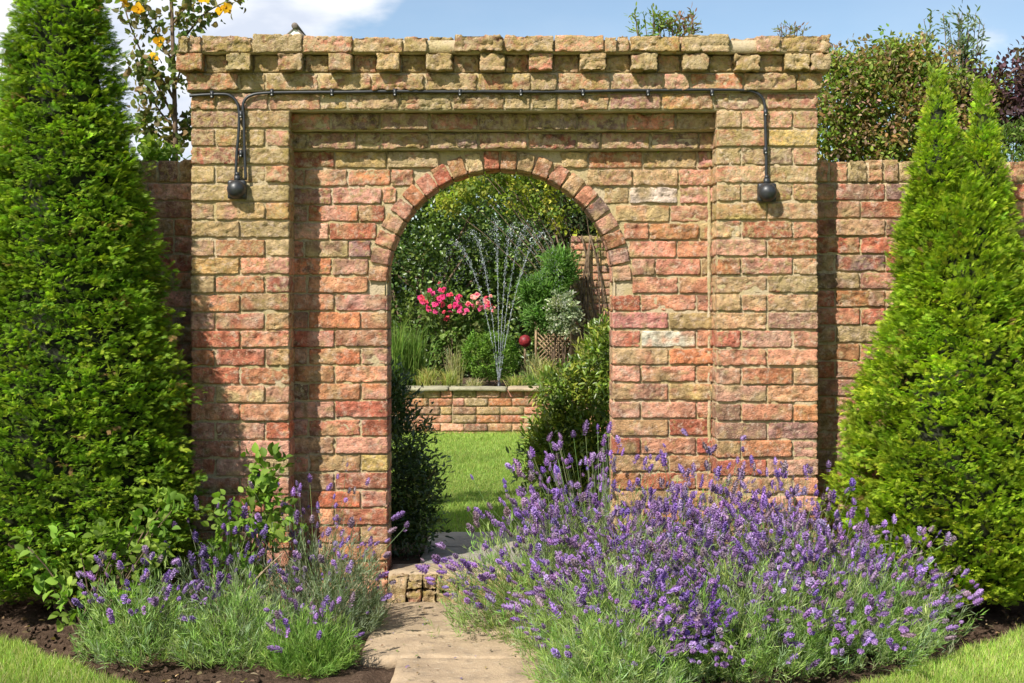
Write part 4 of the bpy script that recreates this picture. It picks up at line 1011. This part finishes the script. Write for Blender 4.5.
# flannel bush at the left
ly = .75
fb = thing('flowering_tree', 'slender young tree with yellow flowers behind the left garden wall', 'tree', (PX(172, 150, ly)[0], ly, .1))
A = Acc(); tips = []
def br(pts, r0, r1):
    P = np.array([PX(a, b, ly+c) for a, b, c in pts]); t_ = np.linspace(0, 1, 14); 
    k = np.linspace(0, 1, len(P)); Q_ = np.stack([np.interp(t_, k, P[:, i]) for i in range(3)], 1)
    Q_[1:-1] = (Q_[:-2]+Q_[1:-1]*2+Q_[2:])/4
    tube(Q_, np.linspace(r0, r1, 14), A, 6); tips.append(Q_)
br([(176, 640, 0), (174, 300, 0), (176, 150, 0), (174, 80, 0), (172, 20, 0), (170, -40, 0)], .016, .008)
for pts in ([(175, 120, 0), (155, 80, .05), (140, 50, 0), (128, 20, 0), (120, -10, 0)], [(174, 100, 0), (160, 75, -.1), (145, 62, -.1), (135, 65, -.1)], [(172, 60, 0), (150, 25, .05), (138, 5, 0)],
            [(173, 55, 0), (190, 30, .1), (205, 12, .1), (225, 2, .1), (240, -6, .1)], [(172, 25, 0), (185, 8, 0), (198, -10, 0)], [(176, 130, 0), (158, 110, .1), (147, 85, .1), (140, 75, .1)], [(176, 145, 0), (150, 130, 0), (140, 112, 0)], [(174, 90, 0), (184, 60, -.1), (190, 42, -.1)], [(176, 140, 0), (190, 125, .1), (200, 118, .1)]):
    br(pts, .006, .0025)
A.build('branches', M_BARK, fb)
TP = np.concatenate([t_[4:] if len(tips) and i == 0 else t_[2:] for i, t_ in enumerate(tips)]); TP = TP[TP[:, 2] > 1.9]
n = 1000; P = TP[rng.integers(0, len(TP), n)]+rng.normal(0, .035, (n, 3)); Lf = Acc()
scatter(LEAF_W[0], LEAF_W[1], P, frames(rdir(n)+np.array([0, 0, -.1]), rdir(n)), 0.043*U(.6, 1.2, n), jit([(.13, .15, .04), (.10, .13, .035), (.20, .15, .07)], n, .25), Lf); Lf.build('foliage', M_LEAF, fb)
P = np.array([PX(a, b, ly-.08) for a, b in ((138, 8), (154, 57), (226, 8), (221, 10), (124, 2), (159, 41), (205, -2))])
for p_ in P: flowers(p_[None], nrm(np.array([[-.2, -1, .2]])+rng.normal(0, .3, (1, 3))), .052, [(.62, .33, .01), (.68, .40, .02)], 'flower', fb, ((5, .25, .62), (3, 1.1, .2)))
shrub('leafy_shrub', 'low bright green leaves peeping over the left garden wall', 'shrub', (-1.75, .55, .1), [(*PX(160, 152, .5), .10, .1, .07), (*PX(140, 165, .5), .2, .1, .1)], 420, LEAF_W, .04, LG, stems=6, clump=.04, seed=22)
shrub('leafy_shrub', 'pale green leafy branch at the extreme left edge behind the tall conifer', 'shrub', (PX(-25, 80, .6)[0], .6, .1), [(*PX(-6, 60, .6), .06, .1, .10), (*PX(-8, 100, .6), .07, .1, .12), (*PX(-45, 90, .6), .15, .2, .3)], 500, LEAF_W, .05, LG, stems=14, clump=.06, seed=23)
# house peak far behind
hp = PX(295, 27, 26); hb = thing('outbuilding', 'gable peak with ridge tile of a far building just above the gateway top', 'building', (hp[0], hp[1]+2, 0))
M_TILE = m_plain('roof_tile', (.17, .14, .12), .85, .2, 12, .4, .01); M_REND = m_plain('white_render', (.72, .71, .68), .85, .2, 8, .08, .002)
hx, hy_, hzp = hp; s = 2.2; ev = hzp-s*.88
A = Acc(); A.add([[hx-s, hy_, 0], [hx+s, hy_, 0], [hx+s, hy_, ev], [hx, hy_, hzp-.035], [hx-s, hy_, ev], [hx-s, hy_+5, 0], [hx+s, hy_+5, 0], [hx+s, hy_+5, ev], [hx, hy_+5, hzp-.035], [hx-s, hy_+5, ev]],
      [[0, 1, 2, 4], [5, 9, 7, 6], [0, 4, 9, 5], [1, 6, 7, 2]], [[4, 2, 3], [9, 8, 7]]); A.build('wall', M_REND, hb)
A = Acc()
for sg in (-1, 1):
    n_ = np.array([sg*.66, 0, .75]); 
    p = [np.array([hx, hy_-.02, hzp-.03]), np.array([hx+sg*(s+.25), hy_-.02, hzp-.03-(s+.25)*.88])]; q = [a+np.array([0, 5.3, 0]) for a in p]
    b4 = [p[0], p[1], q[1], q[0]]; t4 = [a+np.array([0, 0, .035]) for a in b4]
    A.add(b4+t4, [[0, 1, 2, 3], [4, 7, 6, 5], [0, 4, 5, 1], [1, 5, 6, 2], [2, 6, 7, 3]])
rf = A.build('roof', M_TILE, hb)
A = Acc(); tube([[hx, hy_-.05, hzp+.02], [hx, hy_+5.2, hzp+.02]], .075, A, 12); o = A.build('ridge_tile', M_TILE, rf); o.location = (0, 0, 0)
# ------------------------------------------------------------------ small litter on soil
n = 900; P = np.stack([U(-2.2, 2.2, n), U(-1.5, -.1, n), np.full(n, .012)], 1); m_ = (P[:, 1] > lawn_edge(P[:, 0])-.02) & ((P[:, 0] < -.6) | (P[:, 0] > .3)); P = P[m_]; n = len(P); A = Acc()
scatter(LEAF[0], LEAF[1], P+np.array([0, 0, .012]), frames(rdir(n)*np.array([1, 1, .25]), np.array([0, 0, 1.])+rng.normal(0, .4, (n, 3))), U(.008, .03, n), jit([(.30, .20, .11), (.2, .13, .07), (.38, .3, .18), (.12, .08, .05)], n, .25), A)
stuff(A.build('leaf_litter', M_LEAF), 'scattered dry leaf litter and chips on the bare soil of the flower bed', 'leaf litter')
n = 1400; P = np.stack([U(-2.3, 2.3, n), U(-1.6, -.1, n), U(-.004, .012, n)], 1); P = P[(P[:, 1] > lawn_edge(P[:, 0])-.02) & ((P[:, 0] < -.6) | (P[:, 0] > .3))]; n = len(P); A = Acc()
V, Q = box_template(2, 2, 2); V = nrm(V)
Vn = (np.einsum('nij,nmj->nmi', frames(rdir(n), rdir(n)), V[None]*U(.004, .014, (n, 1, 3)))+P[:, None])
A.add(Vn.reshape(-1, 3), (Q[None]+(np.arange(n)*len(V))[:, None, None]).reshape(-1, 4)); stuff(A.build('soil_crumbs', M_SOIL, smooth=True), 'loose dark soil crumbs over the flower bed', 'soil')

n = 420; P = np.stack([U(-.55, .32, n), U(-1.6, -.05, n), np.full(n, .024)], 1); P = P[(P[:, 0] > np.where(P[:, 1] < -.97, -.40, -.54)) & (rng.random(n) < np.clip(np.abs(P[:, 0]+.12)*2.6, .1, 1))]; n = len(P); A = Acc()
scatter(LEAF[0], LEAF[1], P, frames(rdir(n)*np.array([1, 1, .2]), np.array([0, 0, 1.])+rng.normal(0, .3, (n, 3))), U(.005, .017, n), jit([(.25, .17, .34), (.2, .13, .07), (.3, .22, .12), (.10, .07, .05), (.16, .2, .07)], n, .25), A)
stuff(A.build('fallen_petals', M_LEAF), 'fallen lavender petals and leaf crumbs on the path slabs', 'fallen petals')
